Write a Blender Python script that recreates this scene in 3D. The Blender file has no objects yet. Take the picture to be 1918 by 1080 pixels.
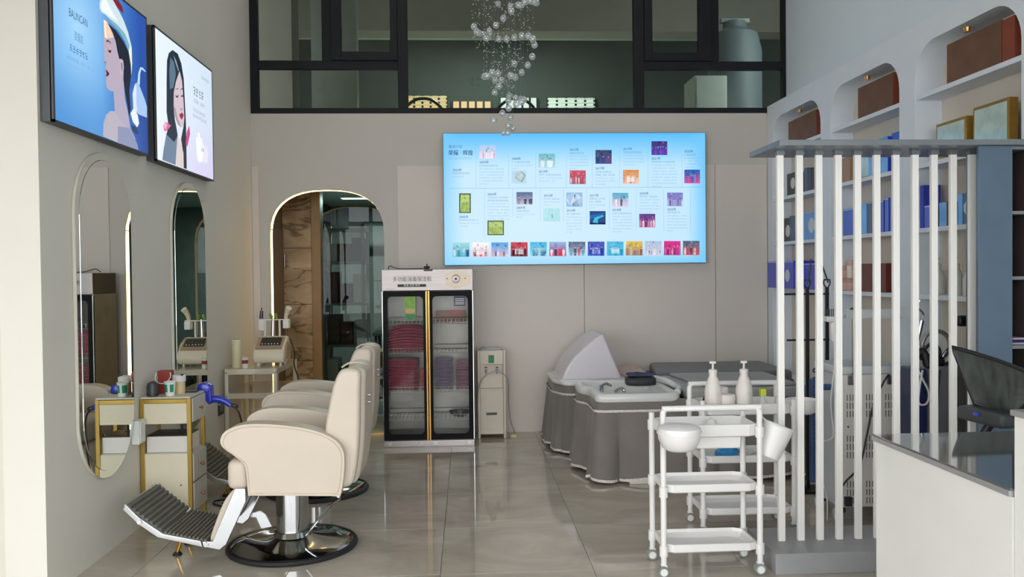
import bpy, bmesh, math, random
from mathutils import Vector, Matrix
random.seed(7)
scene = bpy.context.scene
C = scene.collection
PI = math.pi

# ------------------------------------------------------------------ camera
cam_data = bpy.data.cameras.new('camera')
cam_data.sensor_width = 36.0
cam_data.lens = 1595.06 / 1918 * 36.0
cam_data.clip_start = 0.05
cam = bpy.data.objects.new('camera', cam_data)
C.objects.link(cam)
_yaw, _pitch, _roll = 0.0525690527, -0.0191585202, -0.0108523346
_f = Vector((math.sin(_yaw) * math.cos(_pitch), math.cos(_yaw) * math.cos(_pitch), math.sin(_pitch)))
_r = Vector((math.cos(_yaw), -math.sin(_yaw), 0))
_u = _r.cross(_f)
_r2 = _r * math.cos(_roll) + _u * math.sin(_roll)
_u2 = -_r * math.sin(_roll) + _u * math.cos(_roll)
cam.matrix_world = Matrix(((_r2.x, _u2.x, -_f.x, 0.0), (_r2.y, _u2.y, -_f.y, 0.0), (_r2.z, _u2.z, -_f.z, 1.6), (0, 0, 0, 1)))
scene.camera = cam

# ------------------------------------------------------------------ world: soft overcast daylight through the open shopfront
world = bpy.data.worlds.new('overcast_sky')
scene.world = world
world.use_nodes = True
_wn = world.node_tree.nodes
_bg = _wn['Background']
_bg.inputs['Color'].default_value = (0.955, 0.98, 1.0, 1)
_bg.inputs['Strength'].default_value = 5.9

# ------------------------------------------------------------------ exposure
vs = scene.view_settings
vs.view_transform = 'Standard'
vs.look = 'None'
vs.gamma = 1.0
vs.use_curve_mapping = False
vs.exposure = 0.08
scene.display_settings.display_device = 'sRGB'
scene.cycles.use_denoising = True
scene.cycles.max_bounces = 10
scene.cycles.diffuse_bounces = 5
scene.cycles.glossy_bounces = 5
scene.cycles.transmission_bounces = 6
scene.cycles.transparent_max_bounces = 16
scene.cycles.sample_clamp_indirect = 6.0
scene.cycles.caustics_reflective = False
scene.cycles.caustics_refractive = False

# added fill lamps in the unseen hall ceiling (round panels, built with their light)
FILL_LAMPS = [(-0.9, 5.7), (1.6, 5.7), (-0.9, 7.5), (1.6, 7.5)]
FILL_POWER = 5.0
CEIL = 5.4

# ------------------------------------------------------------------ materials
def lin(h):
    if isinstance(h, str):
        h = h.lstrip('#')
        v = [int(h[i:i + 2], 16) / 255 for i in (0, 2, 4)]
    else:
        v = [x / 255 for x in h]
    return tuple(x / 12.92 if x <= 0.04045 else ((x + 0.055) / 1.055) ** 2.4 for x in v)

M = {}
def mat(name, col, rough=0.5, metal=0.0, var=0.06, scale=6.0, bump=0.0, bscale=80.0, emit=None, estr=1.0,
        coat=0.0, sheen=0.0, spec=0.5, alpha=1.0, stretch=None, rvar=0.0, trans=0.0):
    m = bpy.data.materials.new(name)
    m.use_nodes = True
    nt = m.node_tree
    n = nt.nodes
    b = n['Principled BSDF']
    c = lin(col)
    tc = n.new('ShaderNodeTexCoord')
    mp = n.new('ShaderNodeMapping')
    nt.links.new(tc.outputs['Object'], mp.inputs['Vector'])
    if stretch:
        mp.inputs['Scale'].default_value = stretch
    nz = n.new('ShaderNodeTexNoise')
    nz.inputs['Scale'].default_value = scale
    nz.inputs['Detail'].default_value = 4.0
    nt.links.new(mp.outputs['Vector'], nz.inputs['Vector'])
    rp = n.new('ShaderNodeValToRGB')
    rp.color_ramp.elements[0].position = 0.3
    rp.color_ramp.elements[1].position = 0.7
    rp.color_ramp.elements[0].color = (*[max(0, x * (1 - var)) for x in c], 1)
    rp.color_ramp.elements[1].color = (*[min(1, x * (1 + var)) for x in c], 1)
    nt.links.new(nz.outputs['Fac'], rp.inputs['Fac'])
    nt.links.new(rp.outputs['Color'], b.inputs['Base Color'])
    b.inputs['Roughness'].default_value = rough
    if rvar:
        mr = n.new('ShaderNodeMapRange')
        mr.inputs['To Min'].default_value = max(0, rough - rvar)
        mr.inputs['To Max'].default_value = min(1, rough + rvar)
        nt.links.new(nz.outputs['Fac'], mr.inputs['Value'])
        nt.links.new(mr.outputs['Result'], b.inputs['Roughness'])
    b.inputs['Metallic'].default_value = metal
    b.inputs['Specular IOR Level'].default_value = spec
    b.inputs['Coat Weight'].default_value = coat
    b.inputs['Coat Roughness'].default_value = 0.06
    b.inputs['Sheen Weight'].default_value = sheen
    b.inputs['Alpha'].default_value = alpha
    b.inputs['Transmission Weight'].default_value = trans
    if emit:
        b.inputs['Emission Color'].default_value = (*lin(emit), 1)
        b.inputs['Emission Strength'].default_value = estr
    if bump:
        bz = n.new('ShaderNodeTexNoise')
        bz.inputs['Scale'].default_value = bscale
        bz.inputs['Detail'].default_value = 3.0
        nt.links.new(mp.outputs['Vector'], bz.inputs['Vector'])
        bp = n.new('ShaderNodeBump')
        bp.inputs['Strength'].default_value = bump
        bp.inputs['Distance'].default_value = 0.004
        nt.links.new(bz.outputs['Fac'], bp.inputs['Height'])
        nt.links.new(bp.outputs['Normal'], b.inputs['Normal'])
    M[name] = m
    return m

def glass_mat(name, tint=(0.9, 0.93, 0.92), refl=1.0, rough=0.0, ior=1.5):
    """thin pane: see-through with a Fresnel reflection"""
    m = bpy.data.materials.new(name)
    m.use_nodes = True
    nt = m.node_tree
    n = nt.nodes
    n.remove(n['Principled BSDF'])
    out = n['Material Output']
    tr = n.new('ShaderNodeBsdfTransparent')
    nz = n.new('ShaderNodeTexNoise'); nz.inputs['Scale'].default_value = 1.5
    mx = n.new('ShaderNodeMix'); mx.data_type = 'RGBA'
    mx.inputs[6].default_value = (*[x * 0.97 for x in tint], 1)
    mx.inputs[7].default_value = (*tint, 1)
    nt.links.new(nz.outputs['Fac'], mx.inputs[0])
    nt.links.new(mx.outputs[2], tr.inputs['Color'])
    gl = n.new('ShaderNodeBsdfGlossy'); gl.inputs['Roughness'].default_value = rough
    fr = n.new('ShaderNodeFresnel'); fr.inputs['IOR'].default_value = ior
    mu = n.new('ShaderNodeMath'); mu.operation = 'MULTIPLY'; mu.inputs[1].default_value = refl; mu.use_clamp = True
    nt.links.new(fr.outputs['Fac'], mu.inputs[0])
    ms = n.new('ShaderNodeMixShader')
    nt.links.new(mu.outputs[0], ms.inputs['Fac'])
    nt.links.new(tr.outputs[0], ms.inputs[1])
    nt.links.new(gl.outputs[0], ms.inputs[2])
    nt.links.new(ms.outputs[0], out.inputs['Surface'])
    M[name] = m
    return m

def print_mat(name, strength, base=0.0, lit=True):
    """flat print whose colours sit in the mesh: a lit screen / light box, or plain ink"""
    m = bpy.data.materials.new(name)
    m.use_nodes = True
    nt = m.node_tree
    n = nt.nodes
    b = n['Principled BSDF']
    at = n.new('ShaderNodeAttribute'); at.attribute_name = 'Col'
    if lit:
        b.inputs['Base Color'].default_value = (0.01, 0.01, 0.012, 1)
        nt.links.new(at.outputs['Color'], b.inputs['Emission Color'])
        b.inputs['Emission Strength'].default_value = strength
        b.inputs['Roughness'].default_value = 0.35
        b.inputs['Specular IOR Level'].default_value = 0.25
    else:
        nt.links.new(at.outputs['Color'], b.inputs['Base Color'])
        b.inputs['Roughness'].default_value = 0.5
    M[name] = m
    return m

def emit_mat(name, col, strength, base=0.02):
    m = bpy.data.materials.new(name)
    m.use_nodes = True
    nt = m.node_tree
    b = nt.nodes['Principled BSDF']
    b.inputs['Base Color'].default_value = (base, base, base, 1)
    b.inputs['Emission Color'].default_value = (*lin(col), 1)
    b.inputs['Emission Strength'].default_value = strength
    M[name] = m
    return m

# ------------------------------------------------------------------ mesh helpers
WL = {}   # world location of each root so parts can be written in world coordinates

class MB:
    def __init__(s):
        s.v = []; s.f = []; s.col = []; s.curcol = None; s.wn = False
    def add(s, vs_, fs_):
        o = len(s.v)
        s.v += [tuple(p) for p in vs_]
        s.f += [tuple(i + o for i in f) for f in fs_]
        if s.curcol is not None:
            s.col += [s.curcol] * len(fs_)
        return s
    def box(s, x0, x1, y0, y1, z0, z1, bev=0.0):
        if x0 > x1: x0, x1 = x1, x0
        if y0 > y1: y0, y1 = y1, y0
        if z0 > z1: z0, z1 = z1, z0
        if bev <= 0:
            return s.add([(x0, y0, z0), (x1, y0, z0), (x1, y1, z0), (x0, y1, z0), (x0, y0, z1), (x1, y0, z1), (x1, y1, z1), (x0, y1, z1)],
                         [(0, 3, 2, 1), (4, 5, 6, 7), (0, 1, 5, 4), (1, 2, 6, 5), (2, 3, 7, 6), (3, 0, 4, 7)])
        bm = bmesh.new()
        bmesh.ops.create_cube(bm, size=1.0)
        for v in bm.verts:
            v.co = Vector(((x0 + x1) / 2 + v.co.x * (x1 - x0), (y0 + y1) / 2 + v.co.y * (y1 - y0), (z0 + z1) / 2 + v.co.z * (z1 - z0)))
        s.wn = True
        b = min(bev, 0.49 * min(x1 - x0, y1 - y0, z1 - z0))
        bmesh.ops.bevel(bm, geom=list(bm.edges), offset=b, segments=3 if b > 0.006 else 2, profile=0.5, affect='EDGES')
        return s.bm(bm)
    def bm(s, bm, xf=None):
        bm.verts.index_update()
        vs_ = [(xf @ v.co if xf else v.co.copy()) for v in bm.verts]
        fs_ = [[v.index for v in f.verts] for f in bm.faces]
        bm.free()
        return s.add(vs_, fs_)
    def prism(s, poly, axis, a0, a1, bev=0.0, seg=3):
        """closed 2-D outline extruded along an axis (0: poly=(y,z), 1: poly=(x,z), 2: poly=(x,y))"""
        def P(p, a):
            return {0: (a, p[0], p[1]), 1: (p[0], a, p[1]), 2: (p[0], p[1], a)}[axis]
        bm = bmesh.new()
        va = [bm.verts.new(P(p, a0)) for p in poly]
        vb = [bm.verts.new(P(p, a1)) for p in poly]
        n = len(poly)
        fa = bm.faces.new(va); fb = bm.faces.new(list(reversed(vb)))
        for i in range(n):
            bm.faces.new((va[i], vb[i], vb[(i + 1) % n], va[(i + 1) % n]))
        bmesh.ops.recalc_face_normals(bm, faces=list(bm.faces))
        if bev > 0:
            s.wn = True
            ed = set(fa.edges) | set(fb.edges)
            bmesh.ops.bevel(bm, geom=list(ed), offset=bev, segments=seg, profile=0.5, affect='EDGES', clamp_overlap=True)
        return s.bm(bm)
    def cyl(s, p0, p1, r0, r1=None, n=16, cap=True):
        r1 = r0 if r1 is None else r1
        p0 = Vector(p0); p1 = Vector(p1)
        d = (p1 - p0).normalized()
        a = d.orthogonal().normalized(); b = d.cross(a)
        vs_ = []
        for p, r in ((p0, r0), (p1, r1)):
            for i in range(n):
                t = 2 * PI * i / n
                vs_.append(p + (a * math.cos(t) + b * math.sin(t)) * r)
        fs_ = [(i, (i + 1) % n, n + (i + 1) % n, n + i) for i in range(n)]
        if cap:
            fs_ += [tuple(reversed(range(n))), tuple(range(n, 2 * n))]
        return s.add(vs_, fs_)
    def tube(s, path, r, n=8, cap=True, closed=False):
        P = [Vector(p) for p in path]
        R = r if isinstance(r, (list, tuple)) else [r] * len(P)
        m = len(P)
        t0 = (P[1] - P[0]).normalized()
        a = t0.orthogonal().normalized()
        rings = []
        for i in range(m):
            if closed:
                t = (P[(i + 1) % m] - P[i - 1])
            else:
                t = (P[min(i + 1, m - 1)] - P[max(i - 1, 0)])
            t = t.normalized() if t.length > 1e-9 else t0
            a = (a - t * a.dot(t))
            a = a.normalized() if a.length > 1e-6 else t.orthogonal().normalized()
            b = t.cross(a)
            rings.append([P[i] + (a * math.cos(2 * PI * k / n) + b * math.sin(2 * PI * k / n)) * R[i] for k in range(n)])
        vs_ = [v for rg in rings for v in rg]
        fs_ = []
        for i in range(m if closed else m - 1):
            j = (i + 1) % m
            for k in range(n):
                fs_.append((i * n + k, i * n + (k + 1) % n, j * n + (k + 1) % n, j * n + k))
        if cap and not closed:
            fs_ += [tuple(reversed(range(n))), tuple(range((m - 1) * n, m * n))]
        return s.add(vs_, fs_)
    def lathe(s, prof, c=(0, 0, 0), n=24, axis='z', cap=True, sx=1.0, sy=1.0):
        vs_ = []; m = len(prof)
        for (r, h) in prof:
            for i in range(n):
                t = 2 * PI * i / n
                x, y = r * math.cos(t) * sx, r * math.sin(t) * sy
                p = {'z': (x, y, h), 'x': (h, x, y), 'y': (y, h, x)}[axis]
                vs_.append((c[0] + p[0], c[1] + p[1], c[2] + p[2]))
        fs_ = []
        for j in range(m - 1):
            for i in range(n):
                fs_.append((j * n + i, j * n + (i + 1) % n, (j + 1) * n + (i + 1) % n, (j + 1) * n + i))
        if cap:
            if prof[0][0] > 1e-5: fs_.append(tuple(reversed(range(n))))
            if prof[-1][0] > 1e-5: fs_.append(tuple(range((m - 1) * n, m * n)))
        return s.add(vs_, fs_)
    def sphere(s, c, r, n=12, m=8, sz=1.0):
        prof = [(max(1e-4, math.sin(PI * j / m)) * r, -math.cos(PI * j / m) * r * sz) for j in range(m + 1)]
        return s.lathe(prof, c, n, cap=False)
    def poly(s, pts):
        return s.add(pts, [tuple(range(len(pts)))])
    def loft(s, rings, closed=True, cap=True):
        n = len(rings[0]); vs_ = [p for r in rings for p in r]; fs_ = []
        for j in range(len(rings) - 1):
            for i in range(n if closed else n - 1):
                k = (i + 1) % n
                fs_.append((j * n + i, j * n + k, (j + 1) * n + k, (j + 1) * n + i))
        if cap and closed:
            fs_ += [tuple(reversed(range(n))), tuple(range((len(rings) - 1) * n, len(rings) * n))]
        return s.add(vs_, fs_)
    def build(s, name, m, parent=None, smooth=35, fix=True):
        me = bpy.data.meshes.new(name)
        o = Vector(WL.get(parent, (0, 0, 0))) if parent else Vector((0, 0, 0))
        me.from_pydata([Vector(p) - o for p in s.v], [], s.f)
        me.validate()
        if fix and not s.col:
            b = bmesh.new(); b.from_mesh(me)
            bmesh.ops.recalc_face_normals(b, faces=list(b.faces))
            b.to_mesh(me); b.free()
        if s.col:
            ca = me.color_attributes.new('Col', 'FLOAT_COLOR', 'CORNER')
            for p in me.polygons:
                for li in p.loop_indices:
                    c = s.col[p.index]
                    if isinstance(c, dict):
                        c = c[me.loops[li].vertex_index]
                    ca.data[li].color = (*c, 1)
        if smooth:
            me.polygons.foreach_set('use_smooth', [True] * len(me.polygons))
            me.set_sharp_from_angle(angle=math.radians(smooth))
        me.materials.append(M[m] if isinstance(m, str) else m)
        wn_ = s.wn and smooth
        ob = bpy.data.objects.new(name, me)
        C.objects.link(ob)
        if wn_:
            md = ob.modifiers.new('weighted_normals', 'WEIGHTED_NORMAL'); md.keep_sharp = True; md.weight = 100
        if parent:
            ob.parent = parent
            WL[ob] = WL.get(parent, (0, 0, 0))
        return ob

def tag(o, label=None, cat=None, group=None, kind=None):
    if label: o['label'] = label
    if cat: o['category'] = cat
    if group: o['group'] = group
    if kind: o['kind'] = kind
    return o

def thing(name, label, cat, loc=(0, 0, 0), group=None, kind=None):
    o = bpy.data.objects.new(name, None)
    o.empty_display_size = 0.05
    C.objects.link(o)
    o.location = loc
    WL[o] = tuple(loc)
    return tag(o, label, cat, group, kind)

def solo(mb, name, m, label, cat, group=None, loc=None, smooth=35):
    """a thing that is one mesh, its origin at its base"""
    if loc is None:
        xs = [p[0] for p in mb.v]; ys = [p[1] for p in mb.v]; zs = [p[2] for p in mb.v]
        loc = ((min(xs) + max(xs)) / 2, (min(ys) + max(ys)) / 2, min(zs))
    mb.v = [(p[0] - loc[0], p[1] - loc[1], p[2] - loc[2]) for p in mb.v]
    o = mb.build(name, m, None, smooth)
    o.location = loc
    WL[o] = tuple(loc)
    return tag(o, label, cat, group)

def struct(mb, name, m, parent=None, smooth=0):
    o = mb.build(name, m, parent, smooth)
    if not parent: o['kind'] = 'structure'
    return o

def copy_tree(o, parent=None):
    c = o.copy(); C.objects.link(c)
    if parent: c.parent = parent
    for ch in list(o.children):
        copy_tree(ch, c)
    return c

def inst(ob, name, loc, parent, rot=None, scale=None):
    """another piece with the same mesh"""
    c = bpy.data.objects.new(name, ob.data)
    for md in ob.modifiers:
        c.modifiers.new(md.name, md.type).keep_sharp = True
    C.objects.link(c)
    c.parent = parent
    o = Vector(WL.get(parent, (0, 0, 0)))
    c.location = Vector(loc) - o
    if rot: c.rotation_euler = rot
    if scale: c.scale = scale
    return c

def text(name, s_, size, loc, m, parent, rx=PI / 2, rz=0.0, align='LEFT', sx=1.0, extrude=0.0, space=1.0, bold=0.0):
    cu = bpy.data.curves.new(name, 'FONT')
    cu.body = s_; cu.size = size; cu.align_x = align; cu.align_y = 'CENTER'
    cu.resolution_u = 2; cu.extrude = extrude; cu.space_character = space; cu.offset = bold
    t = bpy.data.objects.new(name, cu)
    C.objects.link(t)
    dg = bpy.context.evaluated_depsgraph_get()
    me = bpy.data.meshes.new_from_object(t.evaluated_get(dg))
    bpy.data.objects.remove(t); bpy.data.curves.remove(cu)
    me.materials.clear(); me.materials.append(M[m])
    o = bpy.data.objects.new(name, me)
    C.objects.link(o)
    if parent:
        o.parent = parent
        loc = Vector(loc) - Vector(WL.get(parent, (0, 0, 0)))
    o.location = loc; o.rotation_euler = (rx, 0, rz); o.scale = (sx, 1, 1)
    return o

def arc(cx, cy, r, a0, a1, n, ry=None):
    ry = r if ry is None else ry
    return [(cx + r * math.cos(math.radians(a0 + (a1 - a0) * i / n)), cy + ry * math.sin(math.radians(a0 + (a1 - a0) * i / n))) for i in range(n + 1)]

def bez(pts, n=8):
    """Catmull-Rom curve through 3-D points"""
    P = [Vector(p) for p in pts]
    out = []
    for i in range(len(P) - 1):
        p0, p1, p2, p3 = P[max(i - 1, 0)], P[i], P[i + 1], P[min(i + 2, len(P) - 1)]
        for k in range(n):
            t = k / n
            out.append(0.5 * ((2 * p1) + (p2 - p0) * t + (2 * p0 - 5 * p1 + 4 * p2 - p3) * t * t + (3 * p1 - p0 - 3 * p2 + p3) * t ** 3))
    out.append(P[-1])
    return out

def smooth2d(pts, n=5):
    """closed 2-D outline smoothed by Catmull-Rom"""
    m = len(pts); out = []
    for i in range(m):
        p0, p1, p2, p3 = [Vector(pts[(i + k) % m]) for k in (-1, 0, 1, 2)]
        for k in range(n):
            t = k / n
            q = 0.5 * ((2 * p1) + (p2 - p0) * t + (2 * p0 - 5 * p1 + 4 * p2 - p3) * t * t + (3 * p1 - p0 - 3 * p2 + p3) * t ** 3)
            out.append((q.x, q.y))
    return out
# ------------------------------------------------------------------ material library
mat('wall_back_paint', '#c8c3bc', 0.75, var=0.025, scale=1.2)
mat('wall_cool', '#d8e4ec', 0.75, var=0.02, scale=1.2)
mat('door_black', '#121314', 0.6, var=0.1, spec=0.15)
mat('wall_paint', '#dddad1', 0.75, var=0.025, scale=1.2, bump=0.05, bscale=120)
mat('wall_paint_light', '#d3cfc2', 0.75, var=0.02, scale=1.2)
mat('wall_panel', '#d6cdc5', 0.6, var=0.025, scale=1.5)
mat('ceiling_paint', '#d8d8d4', 0.85, var=0.02)
mat('shelf_white', '#dde5ee', 0.5, var=0.02)
mat('niche_back', '#dcd2c4', 0.65, var=0.03)
mat('grout', '#5a5855', 0.8)
mat('black_frame', '#14171c', 0.5, var=0.15, spec=0.25)
mat('box_frame', '#45484d', 0.45)
mat('gallery_ceiling', '#dfe8dc', 0.8, var=0.05)
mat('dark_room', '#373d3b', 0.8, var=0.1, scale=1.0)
mat('dark_room_2', '#a5a69f', 0.8, var=0.1)
mat('beam', '#8f857d', 0.7)
mat('chrome', '#b4b5b6', 0.12, metal=1.0, var=0.03)
mat('chrome_dish', '#c9ccca', 0.07, metal=1.0, var=0.03)
mat('brushed_steel', '#8a8482', 0.36, metal=1.0, var=0.08, scale=3, stretch=(1, 1, 40))
mat('cast_alu', '#b2b3b2', 0.32, metal=0.9, var=0.06)
mat('gold', '#b08d45', 0.3, metal=0.85, var=0.06)
mat('gold_paint', '#a88a3c', 0.42, metal=0.45, var=0.08)
mat('brass_tube', '#d7ae6f', 0.2, metal=0.9, var=0.06)
mat('leather', '#cdc1b1', 0.42, var=0.03, scale=3, bump=0.06, bscale=260)
mat('leather_seam', '#cbbda9', 0.5)
mat('rubber', '#6d6b64', 0.55, var=0.12)
mat('black_rubber', '#18191a', 0.5, var=0.15)
mat('black_plastic', '#17181a', 0.4, var=0.1)
mat('dark_grey_plastic', '#3a3d40', 0.45, var=0.08)
mat('white_plastic', '#e9e7e5', 0.38, var=0.02, coat=0.1)
mat('white_enamel', '#e4e2dd', 0.3, var=0.02, coat=0.2)
mat('cream_metal', '#d9d4c4', 0.4, var=0.03)
mat('cream_panel', '#e3dcc2', 0.5, var=0.03)
mat('drawer_grey', '#cfccc0', 0.5, var=0.03)
mat('dispenser_cream', '#d8cdbd', 0.4, var=0.03)
mat('skirt', '#7b7470', 0.85, var=0.08, scale=4, bump=0.12, bscale=300, sheen=0.2)
mat('lace', '#d8d2cc', 0.8, var=0.25, scale=90)
mat('basin_white', '#dcdcda', 0.25, var=0.03, coat=0.3)
mat('hood_white', '#d5d0d6', 0.3, var=0.02, coat=0.4)
mat('mattress_dark', '#6c6f73', 0.45, var=0.06)
mat('mattress_light', '#9c9d9b', 0.42, var=0.08)
mat('blanket_pink', '#c3a99e', 0.8, var=0.1, scale=12)
mat('pouch', '#2b2e33', 0.6, var=0.15)
mat('blue_cloth', '#2f3b58', 0.7, var=0.2, scale=20)
mat('trolley_white', '#eceae8', 0.35, var=0.015, coat=0.15)
mat('bottle_white', '#e8e1dc', 0.35, var=0.02)
mat('ink_dark', '#2a2b2f', 0.6)
mat('ink_brown', '#7e7060', 0.6)
mat('ink_white', '#f0f0ee', 0.6)
mat('ink_red', '#c12f45', 0.5)
mat('ink_navy', '#23305e', 0.6)
mat('ink_green', '#1f8a6a', 0.6)
mat('label_green', '#7fae45', 0.5, var=0.2, scale=30)
mat('label_leaf', '#2d7a45', 0.5, var=0.2)
mat('label_tan', '#c7a273', 0.5, var=0.2)
mat('label_purple', '#3f3a5c', 0.5, var=0.1)
mat('plate_dark', '#2c2a2b', 0.5)
mat('towel_pink', '#c2416b', 0.95, var=0.25, scale=25, bump=0.4, bscale=200, sheen=0.3)
mat('towel_red', '#c0304e', 0.95, var=0.25, scale=25, bump=0.4, bscale=200, sheen=0.3)
mat('towel_purple', '#7c5f8c', 0.95, var=0.25, scale=25, bump=0.4, bscale=200, sheen=0.3)
mat('towel_plum', '#a3507f', 0.95, var=0.25, scale=25, bump=0.4, bscale=200, sheen=0.3)
mat('slat_white', '#f4f1ec', 0.45, var=0.03, scale=2)
mat('platform_grey', '#9c9c9e', 0.45, var=0.05)
mat('plate_grey', '#7d8286', 0.3, var=0.05, metal=0.3)
mat('blue_grey_gloss', '#55687a', 0.22, var=0.06, coat=0.3)
mat('cabinet_dark', '#4c4340', 0.5, var=0.1)
mat('counter_white', '#eaeae8', 0.16, var=0.015, coat=0.5)
mat('counter_edge', '#a5a4a6', 0.3, metal=0.3)
mat('counter_glass', '#5d6163', 0.05, var=0.04, coat=0.8, spec=0.8)
mat('machine_white', '#dfdad2', 0.4, var=0.02)
mat('machine_side', '#ccd1d6', 0.4, var=0.03)
mat('machine_blue', '#33527f', 0.4, var=0.08)
mat('slot_dark', '#4a4744', 0.7)
mat('cord_white', '#dddcda', 0.5)
mat('mesh_back', '#3b4240', 0.5, var=0.5, scale=9, stretch=(1, 4, 1), coat=0.5, alpha=0.93)
mat('blue_dryer', '#1f36b4', 0.3, var=0.08, coat=0.3)
mat('cup_white', '#e4e6e0', 0.45)
mat('red_box', '#8f2c22', 0.45, var=0.15)
mat('tan', '#cdb98e', 0.6)
mat('thermos', '#ddd6b2', 0.45, var=0.03)
mat('device_cream', '#e0d8c2', 0.4, var=0.02)
mat('device_panel', '#a69379', 0.4)
mat('screen_dark', '#2e2a2a', 0.15)
mat('socket_white', '#dfe3df', 0.4)
mat('box_brown', '#6d4d3b', 0.5, var=0.18, scale=5, bump=0.1)
mat('box_brown_end', '#8a5a3a', 0.45, var=0.1)
mat('box_red_end', '#85402c', 0.5, var=0.1)
mat('gold_frame', '#b38b3f', 0.35, metal=0.6, var=0.15)
mat('picture_pale', '#bcd3cd', 0.12, var=0.18, scale=8, coat=0.6)
mat('box_blue', '#3046c4', 0.28, var=0.12, coat=0.3)
mat('box_navy', '#222d5a', 0.3, var=0.12, coat=0.3)
mat('box_sky', '#4fa2ea', 0.2, var=0.15, coat=0.5)
mat('box_teal', '#2f5d7c', 0.3, var=0.12, coat=0.3)
mat('box_charcoal', '#3f3f3e', 0.4, var=0.12)
mat('box_tan', '#a4836a', 0.5)
mat('box_cyan', '#b9d6d8', 0.3, var=0.1)
mat('jar_pink', '#cfa79c', 0.35, var=0.05)
mat('jar_lid', '#b98f86', 0.3)
mat('box_maroon', '#6d2c26', 0.35, var=0.1)
mat('emblem', '#c9d2d2', 0.35)
mat('edge_pale', '#b8c4e6', 0.4)
mat('bottle_clear', '#d4d4cc', 0.2, var=0.03, coat=0.4)
mat('steel_dark', '#a6a3a2', 0.34, metal=0.6, var=0.1)
mat('bag_blue', '#2f8fd0', 0.25, var=0.15, scale=12, bump=0.8, bscale=25, coat=0.4)
mat('plastic_clear', '#dfe3e3', 0.2, var=0.03, alpha=0.55, coat=0.4)
mat('lime', '#c4cf3a', 0.5)
mat('cloth_white', '#dcdad6', 0.85, bump=0.5, bscale=30)
mat('door_brown', '#6b543c', 0.5, var=0.12, scale=3, stretch=(6, 6, 1))
mat('trim_brown', '#8d7148', 0.4, var=0.1)
mat('tank_grey', '#5c666a', 0.5, var=0.1)
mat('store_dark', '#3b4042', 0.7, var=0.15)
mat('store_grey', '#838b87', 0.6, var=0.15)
mat('store_maroon', '#5a2f36', 0.6, var=0.2)
mat('store_beige', '#8f8267', 0.6, var=0.15)
mat('store_yellow', '#b5a03a', 0.5)
mat('pavement', '#8a8883', 0.8, var=0.15, scale=2)
mat('bead', '#c8d0d0', 0.35)
mat('cabinet_white', '#e4e6de', 0.5)
mat('wire_steel', '#c6c6c6', 0.3, metal=0.8)
mat('fine_wire', '#8a8f90', 0.6)
mat('leg_gold', '#c3962f', 0.22, metal=0.9)
mat('wood_board', '#8b5a44', 0.5, var=0.2, scale=4, stretch=(1, 8, 8))
mat('magazine', '#b9a6b8', 0.4, var=0.3, scale=20)
mat('copper_knob', '#b0704a', 0.3, metal=0.8)

def floor_mat():
    m = bpy.data.materials.new('grey_polished_tile')
    m.use_nodes = True
    nt = m.node_tree; n = nt.nodes; b = n['Principled BSDF']
    ge = n.new('ShaderNodeNewGeometry')
    oi = n.new('ShaderNodeObjectInfo')
    mp = n.new('ShaderNodeMapping'); mp.inputs['Scale'].default_value = (0.9, 1.7, 1.0); mp.inputs['Rotation'].default_value = (0, 0, 0.45)
    ad = n.new('ShaderNodeVectorMath'); ad.operation = 'MULTIPLY_ADD'
    nt.links.new(oi.outputs['Random'], ad.inputs[0]); ad.inputs[1].default_value = (3.0, 1.0, 0.0)
    nt.links.new(ge.outputs['Position'], ad.inputs[2])
    nt.links.new(ad.outputs[0], mp.inputs['Vector'])
    a = n.new('ShaderNodeTexNoise'); a.inputs['Scale'].default_value = 1.6; a.inputs['Detail'].default_value = 7; a.inputs['Roughness'].default_value = 0.62; a.inputs['Distortion'].default_value = 1.1
    nt.links.new(mp.outputs[0], a.inputs['Vector'])
    r = n.new('ShaderNodeValToRGB')
    e = r.color_ramp.elements
    e[0].position = 0.30; e[0].color = (*lin('#aea599'), 1)
    e[1].position = 0.72; e[1].color = (*lin('#cdc4b6'), 1)
    k = e.new(0.5); k.color = (*lin('#beb5a8'), 1)
    nt.links.new(a.outputs['Fac'], r.inputs['Fac'])
    nt.links.new(r.outputs['Color'], b.inputs['Base Color'])
    b.inputs['Roughness'].default_value = 0.045
    b.inputs['Specular IOR Level'].default_value = 1.0
    w = n.new('ShaderNodeTexNoise'); w.inputs['Scale'].default_value = 2.2; w.inputs['Detail'].default_value = 2
    nt.links.new(ge.outputs['Position'], w.inputs['Vector'])
    bp = n.new('ShaderNodeBump'); bp.inputs['Strength'].default_value = 0.03; bp.inputs['Distance'].default_value = 0.003
    nt.links.new(w.outputs['Fac'], bp.inputs['Height']); nt.links.new(bp.outputs['Normal'], b.inputs['Normal'])
    M['tile'] = m
floor_mat()

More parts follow.
